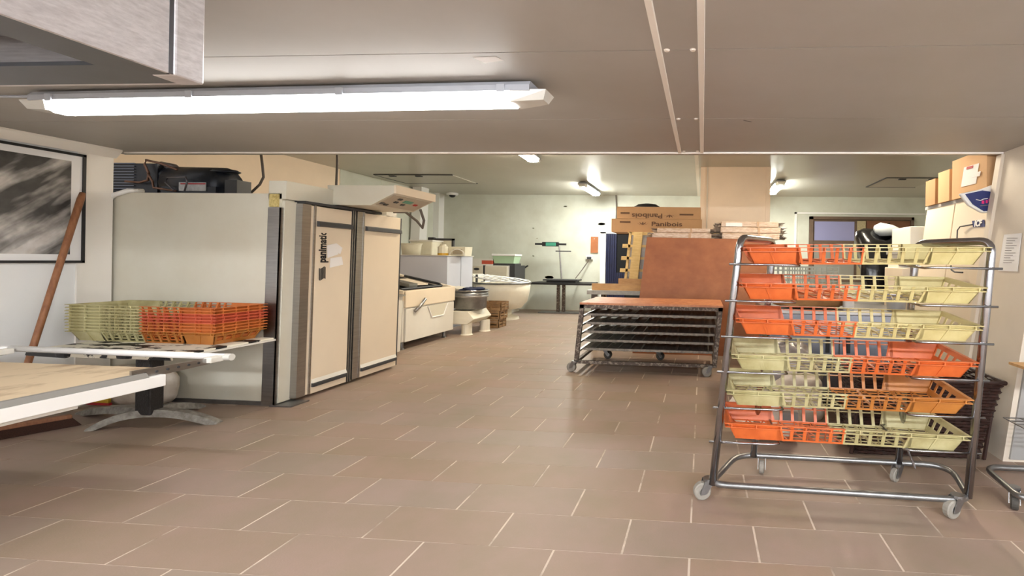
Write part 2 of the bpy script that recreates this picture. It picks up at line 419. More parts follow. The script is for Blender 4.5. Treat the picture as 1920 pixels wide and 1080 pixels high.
S('beam_fascia', B(-5.3, 3.9, YE, YE + .1, HF - .0, 3.0), M_ceil, parent=cf)
S('edge_lip', B(-5.17, 2.4, YE - .01, YE + .015, HF - .012, HF + .004), M_strip, parent=cf)
cb = S('ceiling_back', B(XL - .1, XR + .1, YE + .1, YB + .1, HB, HB + .1), M_ceilb, 'higher grey ceiling above the mixers and racks')
S('cover_strip', B(-.15, -.09, YE + .2, 11.9, HB - .015, HB), M_strip, parent=cb)
for (pa, pb, sg) in (((722, 332), (872, 336), 1), ((1652, 338), (1735, 343), 1)):
    a, b = AZ(*pa, HB), AZ(*pb, HB)
    S('hatch', B(a.x, b.x, min(a.y, b.y) - .3, max(a.y, b.y) + .5, HB - .012, HB), M_hatch, parent=cb)
    h = cb.children[-1]
    S('hatch_frame', MB().box(a.x - .02, b.x + .02, min(a.y, b.y) - .33, min(a.y, b.y) - .3, HB - .016, HB).box(a.x - .02, b.x + .02, max(a.y, b.y) + .5, max(a.y, b.y) + .53, HB - .016, HB).box(a.x - .03, a.x, min(a.y, b.y) - .3, max(a.y, b.y) + .5, HB - .016, HB), M_dark, parent=cb)
    for q in (a.x + .25, a.x + .8):
        S('hatch_latch', B(q, q + .12, min(a.y, b.y) - .25, min(a.y, b.y) - .18, HB - .03, HB - .012), M_dark, parent=cb)
# pillar, corner columns
pl = S('wall_pillar', B(-.05, 1.13, 8.3, 9.4, 0, HB), M_wallp, 'cream square pillar reaching the ceiling')
S('corner_strip', B(-.055, .02, 8.285, 8.3, 0, HB), M_wallp, parent=pl)
S('corner_strip', B(1.06, 1.135, 8.285, 8.3, 0, HB), M_wallp, parent=pl)
S('corner_strip', B(.05, .075, 8.29, 8.3, 0, HB), M_wallb, parent=pl)
S('trim_2', B(XL, XL + .22, 10.75, 11.05, 0, HB, lean=.03), M_white, 'white boxed pipe column standing on the left back wall')
S('trim_3', B(XL, XL + .16, 11.75, 12.0, 0, HB), M_white, 'white boxed pipe in the far corner')
# doorway with strip curtain
dx0, dx1 = A(1137, 440, YB).x, A(1137, 440, YB).x + 1.0
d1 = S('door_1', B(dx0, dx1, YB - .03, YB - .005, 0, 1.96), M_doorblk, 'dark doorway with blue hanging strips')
S('door_frame', MB().box(dx0 - .14, dx0, YB - .06, YB - .001, 0, 2.0).box(dx0 - .14, dx1 + .1, YB - .06, YB - .001, 1.96, 2.06), M_white, parent=d1)
for i in range(5):
    S('curtain_strip', B(dx0 + .01 + i * .055, dx0 + .055 + i * .055, YB - .075 - .012 * (i % 2), YB - .068 - .012 * (i % 2), .05, 1.95), M_bluecurt, parent=d1)
for i in range(5, 9):
    S('curtain_strip', B(dx0 + .01 + i * .055, dx0 + .055 + i * .055, YB - .075 - .012 * (i % 2), YB - .068 - .012 * (i % 2), .05, .98), M_bluecurt, parent=d1)
# window
w0, w1 = A(1517, 406, YB), A(1712, 406, YB)
wx0, wx1, wz = w0.x, w1.x, w0.z
wn = S('window_1', B(wx0, wx1, YB - .02, YB - .004, .9, wz), M_winframe, 'brown framed window high on the back wall')
S('window_frame', MB().box(wx0, wx1, YB - .07, YB - .02, wz - .07, wz).box(wx0, wx0 + .09, YB - .07, YB - .02, .9, wz).box(wx1 - .06, wx1, YB - .07, YB - .02, .9, wz).box(wx0, wx1, YB - .07, YB - .02, .86, .93).box(wx0 + .05, wx0 + 1.22, YB - .06, YB - .02, 1.78, 1.86), M_winframe, parent=wn)
S('window_pane', B(wx0 + .13, wx0 + 1.08, YB - .032, YB - .02, 1.86, wz - .12), M_pane, parent=wn)
S('window_pane', B(wx0 + .13, wx0 + 1.08, YB - .032, YB - .02, .95, 1.78), mat('grey lower pane', (150, 146, 136), .4), parent=wn)
S('window_pane', B(wx0 + 1.36, wx1 - .08, YB - .032, YB - .02, .95, wz - .09), M_panebrown, parent=wn)
S('curtain_strip', B(wx0 + 1.14, wx0 + 1.34, YB - .06, YB - .04, .95, wz - .1), M_curtain, parent=wn)
S('wall_band', B(wx0 - .35, wx1 + .3, YB - .03, YB, wz + .06, wz + .1), M_white, parent=wn)
S('wall_band', B(wx0 - .35, wx0 - .3, YB - .03, YB, .5, wz + .1), M_white, parent=wn)

# ------------------------------------------------------------------ lamps
def tube_lamp(a, b, z, half, mt, label, group=None, detail=True, parts=True):
    """sealed ceiling batten: housing, lit diffuser, end caps, clips"""
    a, b = Vector(a), Vector(b); d = (b - a).normalized(); s = Vector((-d.y, d.x, 0)); up = Vector((0, 0, 1))
    t = thing('fluorescent_lamp', (a + b) / 2 + up * z, label, 'ceiling lamp', group)
    def sweep(prof, p, q): # prof in (s, z)
        m = MB(); n = len(prof)
        vs_ = [p + s * u + up * w for u, w in prof] + [q + s * u + up * w for u, w in prof]
        return m.add(vs_, [tuple(range(n)), tuple(range(2 * n - 1, n - 1, -1))] + [(i, i + n, (i + 1) % n + n, (i + 1) % n) for i in range(n)])
    h = half
    mk('lamp_housing', sweep([(-h * .75, z - .014), (h * .75, z - .014), (h * .98, z - .035), (h * 1.0, z - .064), (-h * 1.0, z - .064), (-h * .98, z - .035)], a, b), M_lampcase, t)
    mk('lamp_diffuser', sweep([(-h * .97, z - .064), (h * .97, z - .064), (h * .85, z - .1), (h * .4, z - .122), (-h * .4, z - .122), (-h * .85, z - .1)], a + d * .1, b - d * .1), mt, t)
    for p, sg in ((a, 1), (b, -1)):
        m = MB()
        m.hexa([p + d * sg * -.06 + s * -h * .5 + up * (z - .1), p + d * sg * -.06 + s * h * .5 + up * (z - .1), p + d * sg * .1 + s * h * .85 + up * (z - .115), p + d * sg * .1 - s * h * .85 + up * (z - .115)],
               [p + d * sg * -.08 - s * h * .8 + up * (z - .056), p + d * sg * -.08 + s * h * .8 + up * (z - .056), p + d * sg * .1 + s * h + up * (z - .056), p + d * sg * .1 - s * h + up * (z - .056)])
        mk('lamp_end', m, M_lampclear, t)
    if detail:
        n = max(2, int((b - a).length / .75))
        for i in range(n + 1):
            p = a + (b - a) * (.05 + .9 * i / n)
            for sg in (-1, 1):
                m = MB()
                m.hexa([p - d * .02 + s * sg * (h - .002) + up * (z - .075), p + d * .02 + s * sg * (h - .002) + up * (z - .075), p + d * .02 + s * sg * (h + .008) + up * (z - .07), p - d * .02 + s * sg * (h + .008) + up * (z - .07)],
                       [p - d * .02 + s * sg * (h - .002) + up * (z - .035), p + d * .02 + s * sg * (h - .002) + up * (z - .035), p + d * .02 + s * sg * (h + .01) + up * (z - .035), p - d * .02 + s * sg * (h + .01) + up * (z - .035)])
                mk('lamp_clip', m, M_lampcase, t)
    return t
fl = tube_lamp((-3.72, 2.45, 0), (-.86, 2.37, 0), HF, .075, M_tubeF, 'long lit fluorescent lamp under the low beige ceiling beside the steel hood')
mk('feed_cable', MB().tube([(-3.75, 2.45, HF - .02), (-4.2, 2.46, HF - .012), (-5.1, 2.48, HF - .012)], .008, 6), M_lampcase, fl)
tube_lamp((-3.2, -1.6, 0), (-.4, -1.6, 0), HF, .075, M_tubeFill, 'added unseen fill lamp on the low ceiling nearer the white wall, opposite the hood')  # added lamp behind the camera, brightens the front room
tube_lamp((.5, -1.2, 0), (3.3, -1.2, 0), HF, .075, M_tubeFill, 'added unseen fill lamp on the low ceiling over the side of the spare trolley')  # second added lamp out of view, evens out the front light
tube_lamp((-2.54, 9.9, 0), (-2.54, 11.3, 0), HB, .1, M_tubeB, 'lit batten lamp on the high ceiling between camera dome and pillar', detail=False)
tube_lamp((1.5, 9.5, 0), (1.52, 10.9, 0), HB, .1, M_tubeB, 'lit batten lamp on the high ceiling beside the cream pillar and window', detail=False)
tube_lamp((-2.62, 6.1, 0), (-2.68, 7.45, 0), HB, .1, M_tubeM, 'lit batten lamp just behind the edge of the low ceiling', detail=False)
tube_lamp((1.7, 4.9, 0), (1.75, 6.25, 0), HB, .1, M_tubeM, 'added hidden fill lamp on the high ceiling over the steel cabinet and fridge', detail=False)  # added lamp hidden by the low ceiling edge, lights pillar and plywood
dc = thing('dome_camera', A(848, 364, 11.8), 'small white security dome camera in the ceiling corner', 'camera')
p = A(848, 366, 11.75)
mk('camera_base', MB().lathe([(.14, 0), (.15, -.03), (.13, -.06)], (p.x, p.y, HB), 18), M_white, dc, smooth=True)
mk('camera_dome', MB().lathe([(.08, -.06), (.06, -.1), (.02, -.115)], (p.x, p.y, HB), 14), M_blk, dc, smooth=True)

# ------------------------------------------------------------------ steel hood
hx, hy, hz = -1.64, 1.45, 1.85
hd = thing('extractor_hood', (-2.4, .8, hz), 'brushed stainless extractor hood hanging from the low ceiling', 'hood')
mk('side_panel', B(hx - .012, hx, .15, 1.355, hz, HF), M_steelw, hd)
mk('front_panel', B(-3.3, hx, hy - .012, hy, hz, HF), M_steelw, hd)
mk('corner_post', B(hx - .075, hx + .006, 1.365, hy + .004, hz - .002, HF), M_steelw, hd, bevel=.006)
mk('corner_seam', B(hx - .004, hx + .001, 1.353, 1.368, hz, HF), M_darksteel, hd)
mk('back_panel', B(-3.3, hx, .15, .162, hz, HF), M_steelw, hd)
mk('left_panel', B(-3.3, -3.288, .15, hy, hz, HF), M_steelw, hd)
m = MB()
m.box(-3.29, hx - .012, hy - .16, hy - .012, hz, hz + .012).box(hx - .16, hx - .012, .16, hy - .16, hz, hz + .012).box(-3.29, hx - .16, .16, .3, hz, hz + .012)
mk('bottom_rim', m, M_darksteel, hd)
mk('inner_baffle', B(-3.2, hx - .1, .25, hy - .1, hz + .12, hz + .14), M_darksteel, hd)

# ------------------------------------------------------------------ framed print, broom
pt = thing('framed_print', (-5.15, 3.15, 1.2), 'framed black and white print on the white wall', 'picture')
y0, y1, z0, z1 = 2.3, 3.64, 1.2, 2.1
mk('picture_frame', MB().box(-5.168, -5.14, y0, y0 + .02, z0, z1).box(-5.168, -5.14, y1 - .02, y1, z0, z1).box(-5.168, -5.14, y0, y1, z0, z0 + .02).box(-5.168, -5.14, y0, y1, z1 - .02, z1), M_blk, pt)
mk('mat_board', B(-5.168, -5.15, y0 + .015, y1 - .015, z0 + .015, z1 - .015), M_paper, pt)
mk('print_sheet', B(-5.151, -5.148, y0 + .08, y1 - .09, z0 + .07, z1 - .07), M_print, pt)
top = AX(155, 362, -5.1); foot = Vector((-4.83, 3.02, .09))
br = thing('broom', (-4.8, 3.04, 0), 'broom with brown wooden handle leaning on the white wall', 'broom')
mk('handle', MB().tube([foot, foot.lerp(top, .3), foot.lerp(top, .97), top], [.019, .02, .023, .018], 10), M_wood, br, smooth=True)
a, b = Vector((-4.95, 2.66, 0)), Vector((-4.66, 3.24, 0)); d = (b - a).normalized(); n = Vector((d.y, -d.x, 0)) * .035
mk('brush_block', MB().hexa([a + n + Vector((0, 0, .055)), b + n + Vector((0, 0, .055)), b - n + Vector((0, 0, .055)), a - n + Vector((0, 0, .055))], [a + n * .8 + Vector((0, 0, .1)), b + n * .8 + Vector((0, 0, .085)), b - n * .8 + Vector((0, 0, .085)), a - n * .8 + Vector((0, 0, .1))]), M_wood, br, bevel=.01)
mk('bristles', MB().hexa([a + n * 1.5 + Vector((0, 0, .002)), b + n * 1.5 + d * .04 + Vector((0, 0, .002)), b - n * 1.5 + d * .04 + Vector((0, 0, .002)), a - n * 1.5 + Vector((0, 0, .002))], [a + n + Vector((0, 0, .06)), b + n + Vector((0, 0, .06)), b - n + Vector((0, 0, .06)), a - n + Vector((0, 0, .06))]), M_bristle, br, kind='stuff')

# ------------------------------------------------------------------ proofing cabinet with two doors
pc = thing('proofing_cabinet', (-4.6, 4.6, 0), 'tall greige proofing cabinet with two cream doors and steel corner', 'cabinet')
CL = .02
mk('cabinet_body', B(-5.95, -3.64, 3.86, 5.38, .0, 1.82, lean=CL), M_coldside, pc)
mk('base_rail', B(-5.2, -3.75, 3.85, 3.86, 0, .035), M_zinc, pc)
mk('corner_plate', MB(CL).box(-3.745, -3.625, 3.842, 3.858, 0, 1.70).box(-3.64, -3.625, 3.842, 3.87, 0, 1.70), M_steel, pc)
mk('corner_foam', B(-3.74, -3.66, 3.845, 3.862, 1.705, 1.815, lean=CL), mat('yellowed foam', (222, 204, 140), .9, scale=40, rgb2=(170, 148, 84)), pc)
mk('jamb_panel', B(-3.64, -3.615, 3.87, 3.99, .02, 1.76, lean=CL), M_coldside, pc)
mk('floor_plate', B(-3.66, -3.46, 3.83, 4.02, 0, .012), M_zinc, pc)
for sy0, sy1, ey in ((3.985, 4.13, 4.58), (4.66, 4.76, 5.36)):
    dr = mk('door', B(-3.64, -3.56, sy0, ey, .03, 1.745, lean=CL), M_cream, pc, bevel=.004)
    mk('door_edge', MB(CL).box(-3.645, -3.553, sy0 - .004, sy0 + .09, .03, 1.75).box(-3.56, -3.549, sy1 - .02, sy1, .03, 1.75), M_steel, dr)
    mk('door_panel', B(-3.56, -3.55, sy1, ey - .01, .03, 1.74, lean=CL), M_cream, dr)
    mk('pull_strip', MB(CL).prism([(-3.55, 1.56), (-3.52, 1.565), (-3.525, 1.6), (-3.55, 1.61)], 'y', sy1 + .01, ey - .015), M_dark, dr)
    mk('kick_strip', MB(CL).prism([(-3.55, .09), (-3.53, .09), (-3.53, .115), (-3.55, .125)], 'y', sy1 + .01, ey - .015), M_dark, dr)
    mk('kick_lip', MB(CL).prism([(-3.55, .125), (-3.535, .125), (-3.548, .16), (-3.55, .16)], 'y', sy1 + .01, ey - .015), M_offw, dr)
mk('centre_post', MB(CL).box(-3.63, -3.575, 4.585, 4.66, .02, 1.78).box(-3.575, -3.56, 4.6, 4.615, .02, 1.78).box(-3.575, -3.56, 4.63, 4.645, .02, 1.78), M_zinc, pc)
mk('side_edge', B(-3.6, -3.55, 5.352, 5.372, .03, 1.74, lean=CL), M_dark, pc)
mk('top_fascia', B(-3.76, -3.6, 3.86, 4.4, 1.775, 1.93, lean=CL), M_coldside, pc)
mk('top_rail', B(-3.66, -3.535, 3.99, 5.0, 1.752, 1.775, lean=CL), M_dark, pc)
cx = mk('control_box', MB().prism([(-3.62, 1.975), (-2.94, 1.975), (-2.94, 1.905), (-3.18, 1.785), (-3.62, 1.785)], 'y', 4.38, 5.05), M_coldside, pc)
mk('box_lip', B(-2.945, -2.925, 4.375, 5.055, 1.9, 1.98), M_cream, cx)
n = Vector((.12, 0, -.24)).normalized()
pa, pb = Vector((-2.96, 0, 1.894)), Vector((-3.165, 0, 1.792))
def cpt(u, w, e=0): q = pa.lerp(pb, u); return Vector((q.x, 4.38 + .67 * w, q.z)) + n * e
mk('control_plate', MB().quad([cpt(.05, .05), cpt(.95, .05), cpt(.95, .95), cpt(.05, .95)], .004, n), mat('control panel', (178, 166, 146), .4), cx)
mk('display', MB().quad([cpt(.25, .42, .004), cpt(.45, .42, .004), cpt(.45, .62, .004), cpt(.25, .62, .004)], .004, n), M_lcd, cx)
for u, w, ml in ((.25, .28, M_dark), (.5, .3, M_dark), (.6, .5, M_dark), (.45, .75, M_red), (.8, .2, M_dark), (.75, .1, M_dark)):
    mk('button', MB().quad([cpt(u - .06, w - .04, .004), cpt(u + .06, w - .04, .004), cpt(u + .06, w + .04, .004), cpt(u - .06, w + .04, .004)], .006, n), ml, cx)
mk('control_cable', MB().tube([(-3.1, 5.06, 1.82), (-3.08, 5.1, 1.7), (-3.12, 5.14, 1.62), (-3.2, 5.16, 1.7), (-3.36, 5.2, 1.8), (-3.5, 5.2, 1.8)], .014, 7), M_cable, cx)
mk('junction_box', B(-3.6, -3.53, 5.12, 5.3, 1.75, 1.82), M_offw, pc)
xx = -3.549 + CL * 1.38
lettering('brand_lettering', 'panimatic', .125, (xx, 4.215, 1.372), (0, 0, .6), (0, -1, 0), M_ink, pc, bold=.004)
for i in range(3):
    zc = 1.165 - i * .037
    for q in (-.012, 0, .012):
        pts = [(xx, 4.215 + .035 * math.cos(t) + q * .0, zc + q + .012 * math.sin(2 * t)) for t in [PI * j / 8 for j in range(9)]]
        mk('brand_mark', MB().tube(pts, .0035, 5), M_ink, pc)
for i, (yc, zc, w, h, tl) in enumerate(((4.33, 1.345, .07, .1, .2), (4.40, 1.36, .05, .06, -.5), (4.385, 1.235, .085, .075, .12))):
    yv, zv = Vector((0, math.cos(tl), math.sin(tl))), Vector((.06, -math.sin(tl), math.cos(tl)))
    c = Vector((-3.546 + CL * zc, yc, zc))
    mk('taped_note', MB().quad([c - yv * w - zv * h * .6, c + yv * w - zv * h * .5, c + yv * w * .8 + zv * h * .6, c - yv * w * .9 + zv * h * .6], .002, (1, 0, 0)), M_paper, group='notes on the cabinet door', cat='note',
       label=('crumpled white note taped on cream door, upper large one', 'small torn white note overlapping the larger note on cream door', 'white triangular note taped lowest on the cream door')[i])

# compressor on the cabinet
cp = thing('compressor_unit', (-4.9, 4.5, 1.83), 'dark refrigeration compressor lying on top of the proofing cabinet', 'compressor')
q0, q1 = A(222, 310, 4.5), A(325, 310, 4.5)
mk('condenser_block', B(q0.x, q1.x - .05, 4.4, 4.75, 1.83, q0.z), M_comp, cp)
for i in range(12):
    zf = 1.9 + i * .028
    if zf < q0.z: mk('condenser_fin', B(q0.x - .012, q0.x + .32, 4.388, 4.4, zf, zf + .008), mat('pale fin edge', (110, 116, 130), .4, .6), cp)
q2 = A(205, 345, 4.45)
mk('fan_guard', MB().lathe([(.16, 0), (.13, .06), (.04, .09)], (q2.x + .12, 4.5, 1.86), 14), M_comp, cp, smooth=True)
m0, m1 = A(318, 335, 4.5), A(425, 338, 4.5)
mk('motor_body', MB().tube([(m0.x, 4.55, 2.0), (m0.x + .03, 4.55, 2.0), (m1.x - .05, 4.55, 1.99), (m1.x, 4.55, 1.99)], [.15, .18, .18, .14], 20), M_comp, cp, smooth=True)
mk('compressor_shell', MB().lathe([(.15, 0), (.19, .08), (.2, .26), (.14, .34), (.03, .36)], (m0.x - .05, 4.6, 1.83), 20), M_comp, cp, smooth=True)
e0 = A(312, 313, 4.5)
mk('receiver_cap', MB().tube([(e0.x - .08, 4.5, e0.z), (e0.x - .05, 4.5, e0.z + .005), (e0.x + .09, 4.5, e0.z - .015), (e0.x + .13, 4.5, e0.z - .02)], [.02, .05, .045, .02], 14), mat('grey metal cap', (120, 112, 112), .35, .6), cp, smooth=True)
e1 = A(420, 323, 4.5)
mk('fan_blade', MB().lathe([(.15, -.012), (.17, 0), (.13, .02), (.03, .03)], (e1.x, 4.5, e1.z), 18, 1, .5), M_comp, cp, smooth=True)
e2, e3 = A(425, 345, 4.42), A(448, 345, 4.42)
mk('terminal_box', B(e2.x, e3.x, 4.4, 4.55, 1.83, A(440, 338, 4.42).z), M_dark, cp)
e4, e5 = A(337, 342, 4.36), A(387, 342, 4.36)
lb = mk('rating_label', B(e4.x, e5.x, 4.352, 4.36, A(340, 358, 4.36).z, e4.z), M_label, cp)
mk('label_stripe', B(e4.x + .02, e5.x, 4.349, 4.352, e4.z - .02, e4.z - .008), M_red, lb)
mk('motor_saddle', B(e4.x - .2, e5.x + .1, 4.36, 4.7, 1.83, 1.95), M_comp, cp)
def tubepx(name, pts, Y, r, m, par, **k): return mk(name, MB().tube([A(x, y, Y) for x, y in pts], r, 7), m, par, smooth=True, **k)
tubepx('copper_pipe', [(332, 318), (300, 306), (274, 300), (271, 308), (279, 325), (277, 338), (262, 342), (235, 340)], 4.36, .011, M_copper, cp)
tubepx('copper_pipe', [(277, 325), (286, 340), (288, 352), (330, 358)], 4.34, .01, M_copper, cp)
tubepx('copper_pipe', [(326, 357), (310, 342), (314, 333), (348, 332), (351, 340), (346, 358)], 4.33, .008, mat('grey pipe', (104, 100, 104), .4, .6), cp)
tubepx('hanging_cable', [(489, 286), (492, 310), (494, 332), (487, 346), (470, 362)], 4.7, .012, M_cable, None, label='dark cable hanging from the ceiling behind the compressor', cat='cable')
a = A(630, 318, 5.0); b = A(630, 349, 5.0)
mk('hanging_cable', MB().tube([(b.x, 5.0, 1.97), (b.x + .01, 5.0, 2.3), (b.x, 5.0, HB)], .012, 7), M_cable, label='straight dark cable running up from control box to ceiling', cat='cable')
m = MB().tube([A(197, 568, 3.84), A(197, 395, 3.84), A(201, 378, 3.84), A(215, 365, 3.84), A(240, 357.5, 3.84), A(268, 358, 3.95)], .02, 9)
mk('conduit_pipe', m, M_white, smooth=True, label='white bent conduit running up the wall end beside the cabinet', cat='pipe')

# ------------------------------------------------------------------ bread crates
def crate_meshes(key, mc, W=1.25, D=.40, H=.095, BW=1.15, BD=.33):
    """meshes of one half (x from 0 to W/2) of a bread crate, mirrored by sg"""
    out = {}
    for sg in (-1, 1):
        T = lambda x, t: sg * (x * (1 - t) * BW / W + x * t)        # x at height fraction t
        def pt(x, ys, t, off=0): return (T(x, t), ys * ((BD / 2) * (1 - t) + (D / 2) * t - off), H * t)
        h = W / 2; xs = h * .55
        e = MB()
        th = .006
        # end wall: plates with three slots
        yb, yt = BD / 2, D / 2
        def endq(y0, y1, t0, t1):
            def q(yf, t, o): return (sg * ((BW / 2) * (1 - t) + h * t - o), yf * (yb * (1 - t) + yt * t), H * t)
            e.hexa([q(y0, t0, 0), q(y1, t0, 0), q(y1, t0, th), q(y0, t0, th)], [q(y0, t1, 0), q(y1, t1, 0), q(y1, t1, th), q(y0, t1, th)])
        endq(-1, 1, 0, .3); endq(-1, 1, .75, 1)
        for k in range(6): endq(-1 + k * .38, -1 + k * .38 + .1 + .0, .3, .75)
        for ys in (-1, 1):
            def sideq(mb, x0, x1, t0, t1, o=0):
                mb.hexa([pt(x0, ys, t0, o), pt(x1, ys, t0, o), pt(x1, ys, t0, th + o), pt(x0, ys, t0, th + o)], [pt(x0, ys, t1, o), pt(x1, ys, t1, o), pt(x1, ys, t1, th + o), pt(x0, ys, t1, th + o)])
            sideq(e, xs, h, 0, 1)
            for xr in (xs, h * .78, h * .8): sideq(e, xr - .006, xr + .006, .0, 1, -.005)
        out['end_shell', sg] = e.mesh('end_shell')
        for ys in (-1, 1):
            w = MB()
            def pv(x, ys, t, off=0): return (sg * min(x, BW / 2), ys * ((BD / 2) * (1 - t) + (D / 2) * t - off), H * t)
            def sq(x0, x1, t0, t1, pt=pv):
                w.hexa([pt(x0, ys, t0), pt(x1, ys, t0), pt(x1, ys, t0, th), pt(x0, ys, t0, th)], [pt(x0, ys, t1), pt(x1, ys, t1), pt(x1, ys, t1, th), pt(x0, ys, t1, th)])
            sq(0, xs, 0, .1)
            for k in range(6):
                x = xs * k / 5.0
                sq(max(x - .009, 0), x + .009, .08, 1)
            out['bar_wall' if ys < 0 else 'back_bar_wall', sg] = w.mesh('bar_wall')
        r = MB()
        for zz, ov in ((H - .004, .014), (H - .024, .011)):
            for ys in (-1, 1):
                r.box(min(0, sg * (h + ov)), max(0, sg * (h + ov)), min(ys * (D / 2 - .004), ys * (D / 2 + ov)), max(ys * (D / 2 - .004), ys * (D / 2 + ov)), zz, zz + .004)
            r.box(min(sg * (h - .004), sg * (h + ov)), max(sg * (h - .004), sg * (h + ov)), -D / 2, D / 2, zz, zz + .004)
        for ys in (-1, 1):
            for k in range(5):
                x = sg * h * (.12 + .21 * k); r.box(x - .003, x + .003, min(ys * D / 2, ys * (D / 2 + .012)), max(ys * D / 2, ys * (D / 2 + .012)), H - .024, H)
        for k in range(4):
            y = -D / 2 + D * (k + .5) / 4; r.box(min(sg * h, sg * (h + .012)), max(sg * h, sg * (h + .012)), y - .003, y + .003, H - .024, H)
        out['rim', sg] = r.mesh('rim')
        g = MB()
        g.box(min(0, sg * BW / 2), max(0, sg * BW / 2), -BD / 2, -BD / 2 + .015, 0, .006).box(min(0, sg * BW / 2), max(0, sg * BW / 2), BD / 2 - .015, BD / 2, 0, .006)
        for k in range(5):
            y = -BD / 2 + BD * (k + 1) / 6; g.box(min(0, sg * BW / 2), max(0, sg * BW / 2), y - .004, y + .004, .001, .005)
        for k in range(6):
            xa = sg * BW / 2 * k / 6; xb = sg * BW / 2 * (k + 1) / 6
            for (ya, yb_) in ((-BD / 2, BD / 2), (BD / 2, -BD / 2)):
                g.tube([(xa, ya, .004), (xb, yb_, .004)], .0045, 4)
        for x in (.28, .62): g.box(sg * BW / 2 * x - .008, sg * BW / 2 * x + .008, -BD / 2, BD / 2, 0, .006)
        g.box(min(sg * xs * .95, sg * BW / 2), max(sg * xs * .95, sg * BW / 2), -BD / 2, -BD / 2 + .05, 0, .005)
        out['floor_grid', sg] = g.mesh('floor_grid')
    for k in out: out[k].materials.append(mc)
    return out
CM = {}
def crate(loc, rot, ml, mr, label, group):
    t = thing('bread_crate', loc, label, 'crate', group); t.rotation_euler = rot
    for mc, sg in ((ml, -1), (mr, 1)):
        if mc.name not in CM: CM[mc.name] = crate_meshes(mc.name, mc)
        par = {}
        for nm in ('end_shell', 'bar_wall', 'back_bar_wall', 'rim', 'floor_grid'):
            o = bpy.data.objects.new(nm.replace('back_', ''), CM[mc.name][nm, sg]); COL.objects.link(o); o.parent = t
    return t

# crate stack on the pedestal table
order = ['bottom', 'second', 'third', 'fourth', 'fifth', 'sixth', 'seventh', 'eighth', 'topmost']
reds = [(M_yelold, M_amber)] + [(M_yelold, M_orange2)] * 3 + [(M_yelold, M_red2)] * 3 + [(M_yelold, M_orange2), (M_yelold, M_orange2)]
for i in range(9):
    ml, mr = reds[i]
    crate((-4.27 + random.uniform(-.003, .003), 3.565, .602 + .0235 * i), (0, 0, math.radians(-.8) + random.uniform(-.003, .003)), ml, mr,
          'cream and orange bread crate on cow print table, %s of stack' % (order[i] if i in (0, 8) else order[i] + ' from bottom'), 'nested crates on cow print table')

# ------------------------------------------------------------------ pedestal table with cow print top
tb = thing('pedestal_table', (-4.3, 3.42, 0), 'small pedestal table with cow print cover and cast four legged base', 'table')
mk('table_top', B(-4.7, -3.56, 3.06, 3.78, .575, .588), M_offw, tb)
mk('cow_print_cover', MB().box(-4.72, -3.57, 3.045, 3.77, .588, .601).box(-4.72, -3.62, 3.04, 3.046, .555, .6), M_cow, tb, bevel=.004)
for x in (-4.45, -3.98): mk('edge_clip', MB().lathe([(.055, 0), (.06, .02), (.04, .03)], (x, 3.04, .56), 12, 1, .3), M_blk, tb)
mk('cover_flap', MB().hexa([(-4.73, 3.03, .56), (-4.42, 3.03, .55), (-4.42, 3.05, .55), (-4.73, 3.05, .56)], [(-4.73, 3.04, .605), (-4.42, 3.04, .602), (-4.42, 3.06, .602), (-4.73, 3.06, .605)]), M_blk, tb)
pcx, pcy = AZ(280, 768, .12).x, AZ(280, 768, .12).y
mk('column', B(pcx - .06, pcx + .06, pcy - .05, pcy + .05, .09, .575), M_colblk, tb, bevel=.01)
for (ex, ey) in ((165, 806), (412, 793), (152, 774), (378, 762)):
    e = AZ(ex, ey, 0); c = Vector((pcx, pcy, 0)); d = (e - c); s = Vector((-d.y, d.x, 0)).normalized()
    m = MB(); pts = []
    N_ = 7
    for i in range(N_ + 1):
        t = i / N_; q = c + d * t; hgt = .115 * (1 - t ** 2.2) + .012; wd = .05 - .012 * t
        pts.append((q, hgt, wd))
    vs_ = []; fs = []
    for i, (q, hh, wd) in enumerate(pts):
        z_b = max(0.0, hh - .05) if i < N_ else 0
        vs_ += [q - s * wd + Vector((0, 0, z_b)), q + s * wd + Vector((0, 0, z_b)), q + s * wd * .7 + Vector((0, 0, hh)), q - s * wd * .7 + Vector((0, 0, hh))]
    for i in range(N_):
        for k in range(4): fs.append((i * 4 + k, i * 4 + (k + 1) % 4, i * 4 + 4 + (k + 1) % 4, i * 4 + 4 + k))
    fs += [(3, 2, 1, 0), tuple(N_ * 4 + k for k in range(4))]
    mk('leg', m.add(vs_, fs), M_castiron, tb)

# sack under the table
sk = thing('flour_sack', (-4.88, 3.73, 0), 'white paper sack with yellow and red print under the cow print table', 'sack')
mk('sack_body', lump((-4.76, 3.73, .17), (.35, .085, .17), 3, .03), M_sack, sk, smooth=True)
mk('sack_print', B(-5.08, -4.88, 3.622, 3.64, .045, .24), M_yellowprint, sk)
mk('print_band', B(-5.08, -4.87, 3.618, 3.64, .025, .045), M_red, sk)

